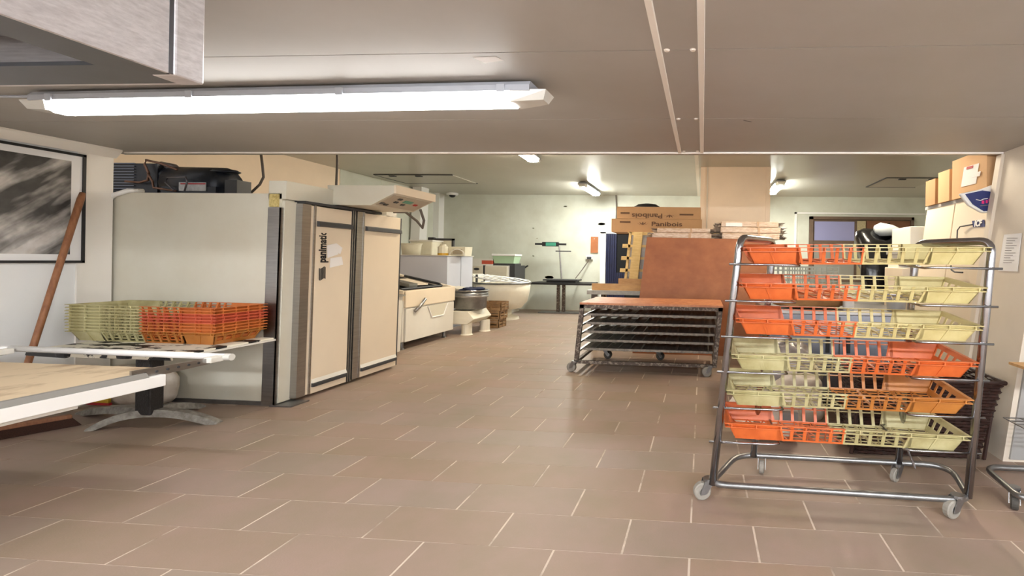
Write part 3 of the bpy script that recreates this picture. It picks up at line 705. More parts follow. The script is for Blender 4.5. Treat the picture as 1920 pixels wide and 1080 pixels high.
# ------------------------------------------------------------------ loader board on the left
zb = .64
lt = thing('loading_board', (-3.7, 2.0, 0), 'floury wooden loading board with white side rails and tube', 'work table')
bx = -2.97
mk('board', B(-4.35, bx - .01, .6, 2.5, zb - .02, zb + .006), M_board, lt)
mk('side_rail', B(bx, bx + .03, .6, 2.44, zb - .075, zb - .012), M_white, lt, bevel=.004)
mk('belt_edge', MB().prism([(bx - .02, zb - .012), (bx + .03, zb - .012), (bx + .012, zb + .012), (bx - .012, zb + .012)], 'y', .6, 2.36), mat('grey belt edge', (132, 128, 122), .6), lt)
mk('lower_rail', B(bx - .05, bx - .02, .6, 2.1, zb - .1, zb - .076), M_offw, lt)
mk('side_rail', B(-4.4, -4.36, .6, 2.44, zb - .075, zb + .0), M_white, lt)
for xx_ in (bx - .01, -4.42):
    arm = mk('extension_arm', MB().hexa([(xx_, 2.3, zb - .02), (xx_ + .012, 2.3, zb - .02), (xx_ + .012, 2.74, zb - .01), (xx_, 2.74, zb - .01)], [(xx_, 2.3, zb + .035), (xx_ + .012, 2.3, zb + .035), (xx_ + .012, 2.74, zb + .02), (xx_, 2.74, zb + .02)]), M_steel, lt)
    for k in range(7): mk('bolt_hole', MB().cyl((xx_ + .011, 2.36 + k * .055, zb + .008), (xx_ + .016, 2.36 + k * .055, zb + .008), .007, 8), M_dark, arm)
    mk('tube_bracket', B(xx_ - .01, xx_ + .04, 2.68, 2.76, zb - .005, zb + .03), M_offw, lt, bevel=.005)
mk('roller_tube', MB().cyl((-4.46, 2.79, zb + .02), (bx + .03, 2.77, zb + .018), .019, 14), M_white, lt, smooth=True)
mk('tube_end', MB().cyl((bx + .03, 2.77, zb + .018), (bx + .075, 2.768, zb + .018), .021, 14), M_lampclear, lt)
mk('far_tube', MB().cyl((-4.46, 2.79, zb + .02), (-4.85, 2.55, zb + .03), .018, 12), M_white, lt)
for x in (-4.3, bx - .06):
    mk('leg', MB().box(x - .025, x + .025, .7, .75, 0, zb - .07), M_white, lt)
    mk('leg', MB().box(x - .025, x + .025, 1.0, 1.05, 0, zb - .07), M_white, lt)

# ------------------------------------------------------------------ divider machine, narrow cabinet
nc = thing('narrow_cabinet', (-4.1, 5.75, 0), 'narrow off white cabinet between proofing cabinet and divider', 'cabinet')
mk('cabinet_body', B(-4.5, -3.93, 5.5, 6.02, .05, .78, lean=.03), M_offw, nc, bevel=.008)
mk('top_plate', B(-4.5, -3.9, 5.5, 6.03, .78, .8, lean=.03), M_steel, nc)
mk('plinth', B(-4.5, -3.96, 5.5, 6.0, 0, .05), M_dark, nc)
dv = thing('dough_divider', (-4.5, 7.0, 0), 'cream dough divider machine with open dark trough and side lever', 'machine')
mk('machine_body', B(-5.0, -4.1, 6.3, 7.66, .1, .62, lean=.02), M_offw, dv, bevel=.012)
mk('side_door', B(-4.1, -4.075, 6.34, 7.62, .1, .5, lean=.02), M_offw, dv, bevel=.004)
mk('upper_band', B(-4.1, -4.07, 6.32, 7.64, .515, .72, lean=.02), M_cream, dv, bevel=.008)
pf = [(-5.0, .6), (-4.1, .6), (-4.1, .72), (-5.0, .87)]
mk('trough_wall', MB(.02).prism(pf, 'y', 6.3, 6.36), M_cream, dv)
mk('trough_wall', MB(.02).prism(pf, 'y', 7.58, 7.66), M_cream, dv)
mk('trough_wall', B(-4.16, -4.1, 6.36, 7.58, .6, .72, lean=.02), M_cream, dv)
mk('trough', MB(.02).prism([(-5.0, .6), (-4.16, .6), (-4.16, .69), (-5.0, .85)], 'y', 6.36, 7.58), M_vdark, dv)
mk('trough_lip', MB(.02).tube([(-4.2, 6.4, .735), (-4.2, 7.45, .735), (-4.3, 7.56, .755), (-4.9, 7.56, .86)], .016, 8), M_dark, dv)
mk('press_bar', MB(.02).hexa([(-4.8, 6.7, .83), (-4.3, 6.75, .74), (-4.3, 6.95, .74), (-4.8, 6.9, .83)], [(-4.8, 6.7, .875), (-4.3, 6.75, .785), (-4.3, 6.95, .785), (-4.8, 6.9, .875)]), M_steel, dv)
mk('dough_plate', MB(.02).hexa([(-4.75, 7.05, .815), (-4.4, 7.05, .75), (-4.4, 7.4, .75), (-4.75, 7.4, .815)], [(-4.75, 7.05, .83), (-4.4, 7.05, .765), (-4.4, 7.4, .765), (-4.75, 7.4, .83)]), M_cream, dv)
mk('back_cover', MB().prism([(6.5, .72), (7.9, .72), (7.9, .84), (7.4, .93), (6.9, 1.06), (6.5, 1.08)], 'x', -5.5, -5.0), M_cream, dv, bevel=.015)
mk('knob', MB().lathe([(.03, 0), (.05, .03), (.02, .05)], (-4.95, 6.9, .86), 12), M_dark, dv)
mk('switch', MB().lathe([(.04, 0), (.05, .03), (.03, .05)], (-5.15, 7.1, 1.0), 12), M_dark, dv)
m = MB(.02)
hp = [(6.86, .5), (7.42, .5), (7.3, .34), (6.98, .34)]
for i in range(1, 4):
    a, b = hp[i], hp[(i + 1) % 4]; m.tube([(-4.068, a[0], a[1]), (-4.068, b[0], b[1])], .009, 6)
mk('door_handle', m, M_white, dv)
mk('handle_recess', MB(.02).prism(hp, 'x', -4.078, -4.072), M_coldside, dv)
mk('lever', MB().tube([(-4.05, 6.52, .46), (-4.02, 6.6, .52), (-4.02, 6.72, .6)], .022, 9), M_steel, dv, smooth=True)
for y in (6.4, 7.5): mk('foot', MB().lathe([(.04, 0), (.025, .02), (.025, .1)], (-4.16, y, 0), 10), M_zinc, dv)
for y in (6.4, 7.5): mk('foot', MB().lathe([(.04, 0), (.025, .02), (.025, .1)], (-4.9, y, 0), 10), M_zinc, dv)

dv.scale = (1, 1, 1.14)
# ------------------------------------------------------------------ blue grey cabinet with tubs on top
zc_ = A(840, 480, 8.35).z
bc = thing('storage_cabinet', (-5.0, 8.75, 0), 'tall blue grey cabinet behind the dough divider with tubs on top', 'cabinet')
mk('cabinet_body', B(-5.9, -4.58, 8.3, 9.25, .0, zc_), M_bluegrey, bc)
mk('side_panel', B(-4.58, -4.565, 8.3, 8.78, .03, zc_ - .01), M_bluegrey, bc)
mk('side_panel', B(-4.58, -4.565, 8.8, 9.25, .03, zc_ - .01), M_bluegrey, bc)
mk('panel_gap', B(-4.58, -4.572, 8.78, 8.8, .03, zc_ - .01), M_dark, bc)
mk('cabinet_top', B(-5.92, -4.55, 8.28, 9.27, zc_, zc_ + .012), M_offw, bc)
ZT = zc_ + .012
def tubround(px0, px1, py0, Y, label, m, hole=True):
    a, b = A(px0, 478, Y), A(px1, 478, Y); r = (b.x - a.x) / 2; h = A(px0, py0, Y).z - ZT
    t = thing('tub', ((a.x + b.x) / 2, Y, ZT), label, 'tub')
    mk('tub_body', MB().lathe([(r * .85, 0), (r * .97, h * .9), (r, h), (r * .93, h), (r * .82, .02)], ((a.x + b.x) / 2, Y, ZT), 22, 1, .6), m, t, smooth=True)
    mk('tub_rim', MB().tube([((a.x + b.x) / 2 + r * math.cos(q), Y + r * .6 * math.sin(q), ZT + h) for q in [2 * PI * k / 20 for k in range(20)]], .012, 6, True), m, t)
    return t
tubround(752, 790, 457, 8.6, 'round translucent bucket on the blue grey cabinet', M_clear)
a, b = A(776, 450, 8.95), A(818, 450, 8.95)
t = thing('tub', ((a.x + b.x) / 2, 8.95, ZT), 'large rectangular cream tub behind the round bucket', 'tub')
h = a.z - ZT
mk('tub_body', MB().hexa([(a.x + .03, 8.85, ZT), (b.x - .03, 8.85, ZT), (b.x - .03, 9.15, ZT), (a.x + .03, 9.15, ZT)], [(a.x, 8.82, ZT + h), (b.x, 8.82, ZT + h), (b.x, 9.18, ZT + h), (a.x, 9.18, ZT + h)]), M_clear, t, bevel=.02)
mk('tub_rim', B(a.x - .015, b.x + .015, 8.8, 9.2, ZT + h - .03, ZT + h), M_offw, t, bevel=.01)
a, b = A(797, 446, 9.05), A(843, 446, 9.05)
t = thing('framed_tray', ((a.x + b.x) / 2, 9.1, ZT), 'pale tray with dark frame standing upright on the cabinet', 'tray')
hz2 = a.z
mk('tray_panel', B(a.x + .03, b.x - .03, 9.21, 9.235, ZT, hz2 - .03), M_clear, t)
mk('frame_bar', MB().box(a.x, b.x, 9.2, 9.25, hz2 - .04, hz2).box(b.x - .04, b.x, 9.2, 9.25, ZT, hz2), M_dark, t)
mk('frame_grip', B(a.x - .03, a.x + .1, 9.19, 9.26, hz2 - .05, hz2 + .02), M_dark, t, bevel=.01)
a, b = A(822, 458, 8.5), A(840, 458, 8.5); r = (b.x - a.x) / 2; c = ((a.x + b.x) / 2, 8.5, ZT)
t = thing('bottle', c, 'clear square bottle with yellow liquid on the cabinet', 'bottle')
hh = a.z - ZT
mk('bottle_body', MB().lathe([(r, 0), (r, hh * .75), (r * .6, hh * .9), (r * .55, hh)], c, 10), M_clear, t)
mk('liquid', MB().lathe([(r * 1.01, .001), (r * 1.01, hh * .2)], c, 10), M_oil, t)
a, b = A(846, 464, 8.7), A(877, 464, 8.7)
t = thing('storage_box', ((a.x + b.x) / 2, 8.7, ZT), 'small open cream box at the end of the cabinet top', 'box')
mk('box_body', MB().hexa([(a.x, 8.6, ZT), (b.x, 8.6, ZT), (b.x, 8.85, ZT), (a.x, 8.85, ZT)], [(a.x - .01, 8.58, ZT + .16), (b.x + .01, 8.58, ZT + .16), (b.x + .01, 8.87, ZT + .17), (a.x - .01, 8.87, ZT + .17)]), M_clear, t)
mk('box_recess', B(a.x + .1, b.x - .04, 8.575, 8.595, ZT + .03, ZT + .12), mat('recess shade tan', (170, 156, 132), .6), t)  # darker slab on the box front stands in for shade in a recess
mk('wire_loop', MB().tube([(b.x - .1 + .14 * math.cos(q), 8.5, ZT + .004 + .11 * math.sin(q)) for q in [PI * k / 10 for k in range(11)]], .01, 6), M_offw, label='pale bent hose loop lying on the cabinet edge', cat='hose')

# ------------------------------------------------------------------ spiral mixer
mc_ = Vector((A(881, 565, 8.05).x, 8.05, 0)); r = .29
mx = thing('spiral_mixer', mc_, 'small dough mixer with grey steel bowl on a cream base', 'mixer')
mk('bowl', MB().lathe([(.22, .41), (.27, .43), (.28, .62), (.3, .63), (.3, .72), (.27, .72), (.25, .5)], mc_, 28), M_zinc, mx, smooth=True)
mk('bowl_band', MB().lathe([(.305, .62), (.31, .64), (.305, .655)], mc_, 28), M_steel, mx)
bx0, bx1 = A(838, 590, 7.75).x, A(904, 590, 7.9).x - .06
mk('base', MB().prism([(bx0, .18), (mc_.x + .12, .18), (bx1, .27), (bx1 - .1, .4), (bx0, .4)], 'y', 7.72, 8.4), M_creamy, mx, bevel=.01)
fx = A(875, 620, 7.82).x
mk('foot', MB().lathe([(.1, 0), (.085, .02), (.085, .2)], (fx, 7.82, 0), 18), M_creamy, mx)
mk('foot', MB().lathe([(.1, 0), (.085, .02), (.085, .2)], (fx + .1, 8.28, 0), 18), M_creamy, mx)
mk('arm_head', MB().hexa([(mc_.x - .5, 8.2, .4), (mc_.x - .1, 8.2, .4), (mc_.x - .1, 8.5, .4), (mc_.x - .5, 8.5, .4)], [(mc_.x - .45, 8.15, .78), (mc_.x - .12, 8.05, .74), (mc_.x - .12, 8.45, .74), (mc_.x - .45, 8.5, .78)]), M_creamy, mx, bevel=.02)
mk('guard_ring', MB().tube([mc_ + Vector((.31 * math.cos(q), .31 * math.sin(q), .735)) for q in [2 * PI * k / 24 for k in range(24)]], .012, 6, True), M_steel, mx)
mk('cloth', lump((mc_.x + .07, 8.0, .745), (.17, .16, .04), 5, .25), M_ragblue, smooth=True, label='crumpled dark blue cloth lying on the mixer bowl', cat='cloth')
# brown crates
for i in range(3):
    t = thing('brown_crate', (-4.0, 8.8, .003 + i * .16), 'brown slatted plastic crate beside the mixer, %s of three' % ['bottom', 'middle', 'top'][i], 'crate', 'brown crates by the mixer')
    z0 = .003 + i * .16; x0, x1, y0, y1 = -4.1 + .004 * i, -3.74 + .02 * i, 8.62, 8.98
    mk('crate_floor', B(x0, x1, y0, y1, z0, z0 + .012), M_bcrate, t)
    for zz in (z0 + .012, z0 + .068, z0 + .118):
        mk('slat', MB().box(x0, x1, y0, y0 + .012, zz, zz + .036).box(x0, x1, y1 - .012, y1, zz, zz + .036).box(x0, x0 + .012, y0, y1, zz, zz + .036).box(x1 - .012, x1, y0, y1, zz, zz + .036), M_bcrate, t)
    for xx_ in (x0 + .01, (x0 + x1) / 2, x1 - .03):
        mk('crate_post', MB().box(xx_, xx_ + .025, y0 - .006, y0, z0, z0 + .157), M_bcrate, t)
    for yy in (y0 + .02, (y0 + y1) / 2, y1 - .04):
        mk('crate_post', MB().box(x1, x1 + .006, yy, yy + .025, z0, z0 + .157), M_bcrate, t)

# ------------------------------------------------------------------ large bowl mixer, white cupboard
bcx = Vector((A(942, 545, 10.0).x, 10.0, 0)); br_ = .58
bm_ = thing('bowl_mixer', bcx, 'large cream bowl mixer with wire guard beside the back wall', 'mixer')
mk('bowl', MB().lathe([(.2, .2), (.4, .24), (.52, .38), (.57, .6), (.58, .77), (.56, .77), (.54, .6), (.4, .3)], bcx, 32), M_creamy, bm_, smooth=True)
mk('bowl_rim', MB().tube([bcx + Vector((.585 * math.cos(q), .585 * math.sin(q), .775)) for q in [2 * PI * k / 28 for k in range(28)]], .018, 6, True), M_zinc, bm_)
mk('pedestal', MB().lathe([(.36, 0), (.34, .05), (.2, .1), (.2, .22)], bcx, 24), M_creamy, bm_)
mk('column', B(bcx.x - .95, bcx.x - .55, 9.8, 10.3, 0, .95), M_creamy, bm_, bevel=.03)
mk('foot', B(bcx.x - .4, bcx.x - .2, 9.35, 9.55, .0, .55), M_white, bm_, bevel=.02)
def gp(q, rr): 
    x = rr * math.cos(q); return bcx + Vector((x, rr * math.sin(q), .79 + (.57 - x) * .11))
gm = MB()
gm.tube([gp(2 * PI * k / 26, .57) for k in range(26)], .014, 5, True)
for k in range(-5, 6):
    x = k * .1; w = math.sqrt(.57 ** 2 - x * x)
    gm.tube([bcx + Vector((x - .06, -w * .97, .79 + (.57 - x) * .11)), bcx + Vector((x + .06, 0, .83 + (.57 - x) * .11)), bcx + Vector((x, w * .97, .79 + (.57 - x) * .11))], .009, 5)
mk('wire_guard', gm, M_white, bm_)
mk('guard_post', MB().tube([bcx + Vector((-.38, -.4, .62)), bcx + Vector((-.38, -.4, .95))], .025, 8), M_dark, bm_)
w0_, w1_ = A(884, 497, 10.9), A(952, 497, 10.9)
wc_ = thing('small_cupboard', ((w0_.x + w1_.x) / 2, 11.2, 0), 'white two door cupboard behind the bowl mixer', 'cupboard')
mk('cupboard_body', B(w0_.x, w1_.x + .02, 10.92, 11.6, 0, w0_.z), M_offw, wc_)
xm = A(908, 497, 10.9).x
mk('door', B(w0_.x + .02, xm - .03, 10.9, 10.92, .1, w0_.z - .02), M_creamy, wc_)
mk('door', B(xm + .02, w1_.x - .02, 10.9, 10.92, .1, w0_.z - .02), M_creamy, wc_)
mk('door_gap', B(xm - .03, xm + .02, 10.905, 10.92, .1, w0_.z), M_dark, wc_)
mk('oval_badge', MB().lathe([(.07, 0), (.06, .004)], (0, 0, 0), 14, 1, .45), M_dark, wc_)
o = wc_.children[-1]; o.location = Vector(((w0_.x + xm) / 2 - .03, 10.896, w0_.z - .09)) - WL[wc_]; o.rotation_euler = (PI / 2, 0, 0)
mk('dark_side', B(w1_.x + .02, w1_.x + .15, 10.95, 11.6, .4, w0_.z), M_dark, wc_)  # dark slab along the cupboard's right side
zt = w0_.z
a, b = A(901, 488, 11.1), A(926, 488, 11.1)
t = thing('tin', ((a.x + b.x) / 2, 11.1, zt), 'white and red tin box on the white cupboard', 'tin')
mk('tin_body', B(a.x - .15, b.x, 11.0, 11.2, zt, a.z + .04), M_offw, t)
mk('tin_label', B(a.x + .08, b.x + .002, 10.995, 11.203, zt + .03, a.z), mat('red label', (196, 84, 60), .6), t)
a, b = A(928, 476, 11.2), A(972, 476, 11.2)
t = thing('lidded_tub', ((a.x + b.x) / 2, 11.2, zt), 'pale green tub with white lid on the white cupboard', 'tub')
mk('tub_body', MB().hexa([(a.x + .06, 11.05, zt + .04), (b.x - .06, 11.05, zt + .04), (b.x - .06, 11.4, zt + .04), (a.x + .06, 11.4, zt + .04)], [(a.x + .02, 11.02, a.z - .04), (b.x - .02, 11.02, a.z - .04), (b.x - .02, 11.43, a.z - .04), (a.x + .02, 11.43, a.z - .04)]), M_green, t)
mk('tub_lid', B(a.x, b.x, 11.0, 11.45, a.z - .05, a.z), M_white, t, bevel=.015)
mk('tub_base', B(a.x + .04, b.x - .02, 11.04, 11.42, zt, zt + .05), M_dark, t)
tubepx('cable', [(968, 512), (976, 509), (985, 501), (990, 498)], 11.985, .02, M_blk, None, label='short black power lead on the back wall beside the cupboard', cat='cable')

# ------------------------------------------------------------------ scale table
sx0, sx1 = A(994, 533, 11.1).x, A(1110, 533, 11.1).x; zs = A(1050, 530, 11.1).z
st = thing('scale_table', ((sx0 + sx1) / 2, 11.3, 0), 'black topped pedestal table against the back wall', 'table')
mk('table_top', B(sx0, sx1, 11.0, 11.75, zs - .05, zs), M_blk, st, bevel=.008)
for px_ in (1046, 1056): 
    x = A(px_, 560, 11.3).x; mk('column', B(x - .035, x + .035, 11.3, 11.37, .03, zs - .05), M_rust, st)
x = A(1051, 560, 11.3).x
mk('foot_plate', MB().box(x - .52, x + .5, 11.2, 11.5, 0, .03), M_zinc, st, bevel=.008)
sc_ = thing('weighing_scale', (x, 11.35, zs), 'black platform scale with pole and green display', 'scale')
px0, px1 = A(1022, 525, 11.3).x, A(1086, 525, 11.3).x
mk('platform', MB().box(px0, px1, 11.12, 11.55, zs + .04, zs + .075), M_dark, sc_, bevel=.008)
mk('platform_base', B(px0 + .08, px1 - .05, 11.16, 11.5, zs, zs + .04), M_blk, sc_)
tp, bt = A(1048.5, 462, 11.5), A(1053, 522, 11.5)
mk('pole', MB().tube([Vector((bt.x, 11.5, zs + .07)), tp], .02, 8), M_steel, sc_)
a, b = A(1018, 458, 11.5), A(1048, 458, 11.5)
dsp = mk('display_head', B(a.x, b.x, 11.42, 11.52, A(1030, 462, 11.5).z, A(1030, 454, 11.5).z), M_blk, sc_, bevel=.01)
mk('display', B(a.x + .1, b.x - .05, 11.412, 11.42, A(1030, 461, 11.5).z, A(1030, 455, 11.5).z), M_lcd, dsp)
mk('display_wing', B(A(1004, 458, 11.5).x, A(1062, 458, 11.5).x, 11.46, 11.5, A(1030, 459.5, 11.5).z, A(1030, 456, 11.5).z), M_blk, dsp)
mk('hook_bar', B(A(1042, 471, 11.5).x, A(1071, 471, 11.5).x, 11.48, 11.5, A(1050, 472, 11.5).z, A(1050, 470, 11.5).z), M_dark, sc_)
a = A(1105, 483, 11.97)
t = thing('wall_socket', a, 'grey wall socket beside the doorway', 'socket')
mk('socket_box', B(a.x - .09, a.x + .09, 11.94, 12.0, a.z - .05, a.z + .05), M_offw, t, bevel=.01)
mk('plug', B(a.x - .05, a.x + .06, 11.9, 11.94, a.z - .04, a.z + .02), M_dark, t, bevel=.01)
mk('power_cord', MB().tube([A(1104, 488, 11.9), A(1092, 505, 11.85), A(1079, 522, 11.7)], .012, 6), M_cable, sc_)
a, b = A(1108, 444, 11.98), A(1121, 474, 11.98)
t = thing('wood_board', (a.x, 11.98, b.z), 'narrow brown wooden board screwed to the wall by the doorway', 'board')
mk('board_plate', B(a.x, b.x, 11.965, 11.998, b.z, a.z, lean=0), M_ply, t)
mk('screw', MB().cyl(((a.x + b.x) / 2, 11.955, a.z - .05), ((a.x + b.x) / 2, 11.966, a.z - .05), .015, 8), M_steel, t)

# ------------------------------------------------------------------ workbench, planks, pallet rack, cardboard boxes
wbn = thing('workbench', (-1.2, 7.4, 0), 'stone topped workbench behind the tray trolley', 'workbench')
wx0_ = A(1101, 548, 7.1).x; zw = A(1150, 545, 7.1).z
mk('bench_top', B(wx0_, -.3, 7.08, 7.95, zw - .06, zw), mat('grey stone top', (176, 170, 160), .4, var=.3, scale=14), wbn)
for x, y in ((wx0_ + .1, 7.15), (wx0_ + .1, 7.85), (-.4, 7.85), (-.45, 7.15)):
    mk('leg', B(x - .04, x + .04, y - .04, y + .04, 0, zw - .06), M_rust, wbn)
mk('stretcher', B(wx0_ + .1, -.4, 7.13, 7.17, .28, .33), M_rust, wbn)
a, b = A(1111, 531, 7.2), A(1206, 531, 7.2)
mk('plank', B(a.x, b.x + .3, 7.16, 7.2, zw, a.z), M_plank, label='long pine plank standing on edge on the stone workbench', cat='plank')
a, b = A(1160, 522, 7.3), A(1206, 522, 7.3)
mk('plank', B(a.x, b.x + .3, 7.28, 7.32, zw, a.z), M_plank, label='shorter pine plank behind the long plank on the workbench', cat='plank')
yp = 7.5
rk = thing('pallet_rack', (-.9, yp, zw), 'pale yellow wooden slatted rack standing on the workbench', 'rack')
zr = A(1200, 435, yp).z; PL = .09
pxl = A(1166, 540, yp).x - PL * zw
def RB(x0, x1, y0, y1, z0, z1): return MB(PL).box(x0, x1, y0, y1, z0, z1)
for x in (pxl + .1, pxl + .82): mk('post', RB(x, x + .14, yp - .03, yp, zw, zr), M_yellowwood, rk)
mk('post', RB(pxl + .02, pxl + .06, yp + .0, yp + .04, zw, zr), M_yellowwood, rk)
for i in range(5):
    z = zr - .05 - i * (zr - zw - .1) / 4.2
    mk('slat', RB(pxl + (0 if i else .05), pxl + 1.15, yp + .0, yp + .03, z, z + .04), M_yellowwood, rk)
    if i: mk('slat_end', RB(pxl - .06, pxl + .03, yp - .02, yp + .03, z - .01, z + .05), M_yellowwood, rk)
mk('back_sheet', RB(pxl + .06, pxl + 1.15, yp + .04, yp + .055, zw + .02, zr - .02), mat('grey wrapped sheet', (186, 176, 160), .3, var=.2, scale=5, bump=.3, bscale=14), rk)
mk('top_shelf', RB(pxl, pxl + 1.5, yp, yp + .6, zr - .012, zr), M_yellowwood, rk)
mk('post', RB(pxl + .1, pxl + .16, yp + .5, yp + .56, zw, zr), M_yellowwood, rk)
mk('post', RB(pxl + 1.3, pxl + 1.36, yp + .5, yp + .56, zw, zr), M_yellowwood, rk)
def carton(x0, x1, y0, y1, z0, z1, label, m, lean=0.0, group=None):
    t = thing('cardboard_box', ((x0 + x1) / 2, (y0 + y1) / 2, z0), label, 'box', group)
    bd = mk('box_body', MB(lean).box(x0, x1, y0, y1, z0, z1), m, t)
    mk('box_flap', MB(lean).box(x0, x1, y0 - .002, (y0 + y1) / 2 - .004, z1, z1 + .005).box(x0, x1, (y0 + y1) / 2 + .004, y1, z1, z1 + .005), m, t)
    mk('box_tape', MB(lean).box(x0 + .02, x1 - .02, (y0 + y1) / 2 - .03, (y0 + y1) / 2 + .03, z1 + .005, z1 + .007), M_tape, t)
    return t
a, b = A(1146, 432, 7.55), A(1316, 412, 7.55); zm = b.z
c1 = carton(a.x, b.x, 7.56, 8.1, zr, zm, 'lower brown printed cardboard box on the yellow rack', M_card)
c2 = carton(A(1156, 400, 7.55).x, b.x - .02, 7.58, 8.1, zm + .009, A(1200, 388, 7.55).z, 'upper brown cardboard box with upside down print', M_card)
lettering('box_lettering', 'Panibois', .15, (A(1213, 404, 7.55).x, 7.577, A(1213, 404, 7.55).z), (-1, 0, 0), (0, 0, -.72), M_inkb, c2, bold=.002)
lettering('box_lettering', 'Panibois', .15, (A(1250, 420, 7.55).x, 7.557, A(1250, 420.5, 7.55).z), (1, 0, 0), (0, 0, .65), M_inkb, c1, bold=.002)
def leafmark(cx, cz, y, up, par):
    for k, ang in enumerate((-60, -30, 0, 30, 60)):
        q = math.radians(ang); dx, dz = math.sin(q), math.cos(q) * up
        m = MB().add([(cx, y, cz), (cx + dx * .06 - .014 * math.cos(q), y, cz + dz * .03), (cx + dx * .11, y, cz + dz * .055), (cx + dx * .06 + .014 * math.cos(q), y, cz + dz * .03)], [(0, 1, 2, 3)])
        mk('leaf_mark', m, M_inkb, par)
p = A(1255, 402, 7.55); leafmark(p.x, p.z, 7.577, -1, c2)
p = A(1205, 422, 7.55); leafmark(p.x, p.z, 7.557, 1, c1)
for (px0_, px1_, py_, par, yy) in ((1274, 1300, 402, c2, 7.577), (1162, 1182, 416, c1, 7.557), (1163, 1180, 399, c2, 7.577)):
    a_, b_ = A(px0_, py_, 7.55), A(px1_, py_, 7.55); mk('small_print', B(a_.x, b_.x, yy - .001, yy, a_.z - .012, a_.z + .012), M_inkb, par)
a, b = A(1190, 385, 7.9), A(1238, 385, 7.9)
rr = (b.x - a.x) / 2
mk('round_lid', MB().lathe([(rr, 0), (rr, .02), (rr * .7, .06), (rr * .2, .075)], ((a.x + b.x) / 2, 7.85, A(1200, 388, 7.55).z + .016), 24, 1, .5), M_blk, smooth=True, label='black round lid lying on the upper cardboard box', cat='lid')
mk('wall_cable', MB().tube([A(1155, 366, 11.96), A(1156, 388, 11.96), A(1155, 420, 11.96)], .016, 6), M_cable, label='dark cable running down back wall behind the cardboard boxes', cat='cable')

# ------------------------------------------------------------------ plywood panel on tall rack, wrapped packs
PNL = .1
tr = thing('tall_rack', (0.0, 7.15, 0), 'tall steel rack behind the red brown plywood sheet', 'rack')
zt_ = 1.6; tx0, tx1 = -.9, .72
for x in (tx0, tx1 - .04):
    for y in (6.82, 7.03): mk('post', B(x, x + .04, y, y + .04, 0.0, zt_, lean=PNL), M_steel, tr)
for z in (.15, .62, 1.1, zt_ - .02): mk('shelf', B(tx0, tx1, 6.82, 7.07, z, z + .02, lean=PNL), M_steel, tr)
py0 = A(1212, 444, 6.7)
mk('plywood_sheet', MB(PNL).hexa([(-.955, 6.66, .001), (.79, 6.66, .001), (.79, 6.685, .001), (-.955, 6.685, .001)], [(-.955, 6.785, py0.z), (.77, 6.785, py0.z - .015), (.77, 6.81, py0.z - .015), (-.955, 6.81, py0.z)]), M_ply, label='large red brown plywood sheet leaning on the tall rack', cat='plywood sheet')
ZP = 1.602
def zpx(y, Y=6.83): return A(1300, y, Y).z
def pk(x0, x1, z0, z1, label, seed):
    a_, b_ = A(x0, 430, 6.83), A(x1, 430, 6.83); rnd = random.Random(seed)
    t = thing('wrapped_pack', ((a_.x + b_.x) / 2, 6.98, z0), label, 'pack', 'film wrapped cardboard packs')
    mk('pack_body', B(a_.x, b_.x, 6.83, 7.13, z0, z1, lean=0), M_pack, t, bevel=.012)
    mk('pack_strap', MB().box(a_.x + (b_.x - a_.x) * .62, a_.x + (b_.x - a_.x) * .66, 6.825, 6.83, z0, z1), M_tape, t)
    for side, x in ((-1, a_.x), (1, b_.x)):
        m = MB()
        for k in range(16):
            z = z0 + (z1 - z0) * rnd.uniform(.15, .9); y = 6.83 + rnd.uniform(-.02, .26); l = rnd.uniform(.03, .12)
            m.add([(x - side * .03, y, z), (x + side * l, y + rnd.uniform(-.04, .04), min(z + rnd.uniform(-.02, .03), z1)), (x + side * l * .7, y + .06, max(z0, z + rnd.uniform(-.03, .03))), (x - side * .02, y + .05, max(z0, z - .02))], [(0, 1, 2), (0, 2, 3)])
        mk('film_tuft', m, M_film, t, kind='stuff')
    return t
zA = ZP + .07
pk(1222, 1334, ZP + .02, ZP + .1, 'film wrapped cardboard pack on tall rack, lower of the left pile', 1)
pk(1232, 1332, ZP + .102, ZP + .165, 'film wrapped cardboard pack on tall rack, upper of the left pile', 2)
pk(1354, 1462, ZP + .02, ZP + .105, 'film wrapped cardboard pack on tall rack, lowest of the right pile', 3)
pk(1351, 1464, ZP + .107, ZP + .19, 'film wrapped cardboard pack on tall rack, middle of the right pile', 4)
q5 = pk(1352, 1460, ZP + .192, ZP + .27, 'film wrapped cardboard pack with white label, top of the right pile', 5)
a, b = A(1361, 415, 6.82), A(1392, 415, 6.82)
mk('pack_label', B(a.x, b.x, 6.822, 6.826, ZP + .2, ZP + .25), M_paper, q5)
mk('rack_cap', B(tx0 + .16, tx1 + .16, 6.82, 7.13, ZP - .002, ZP + .019), M_card, tr)

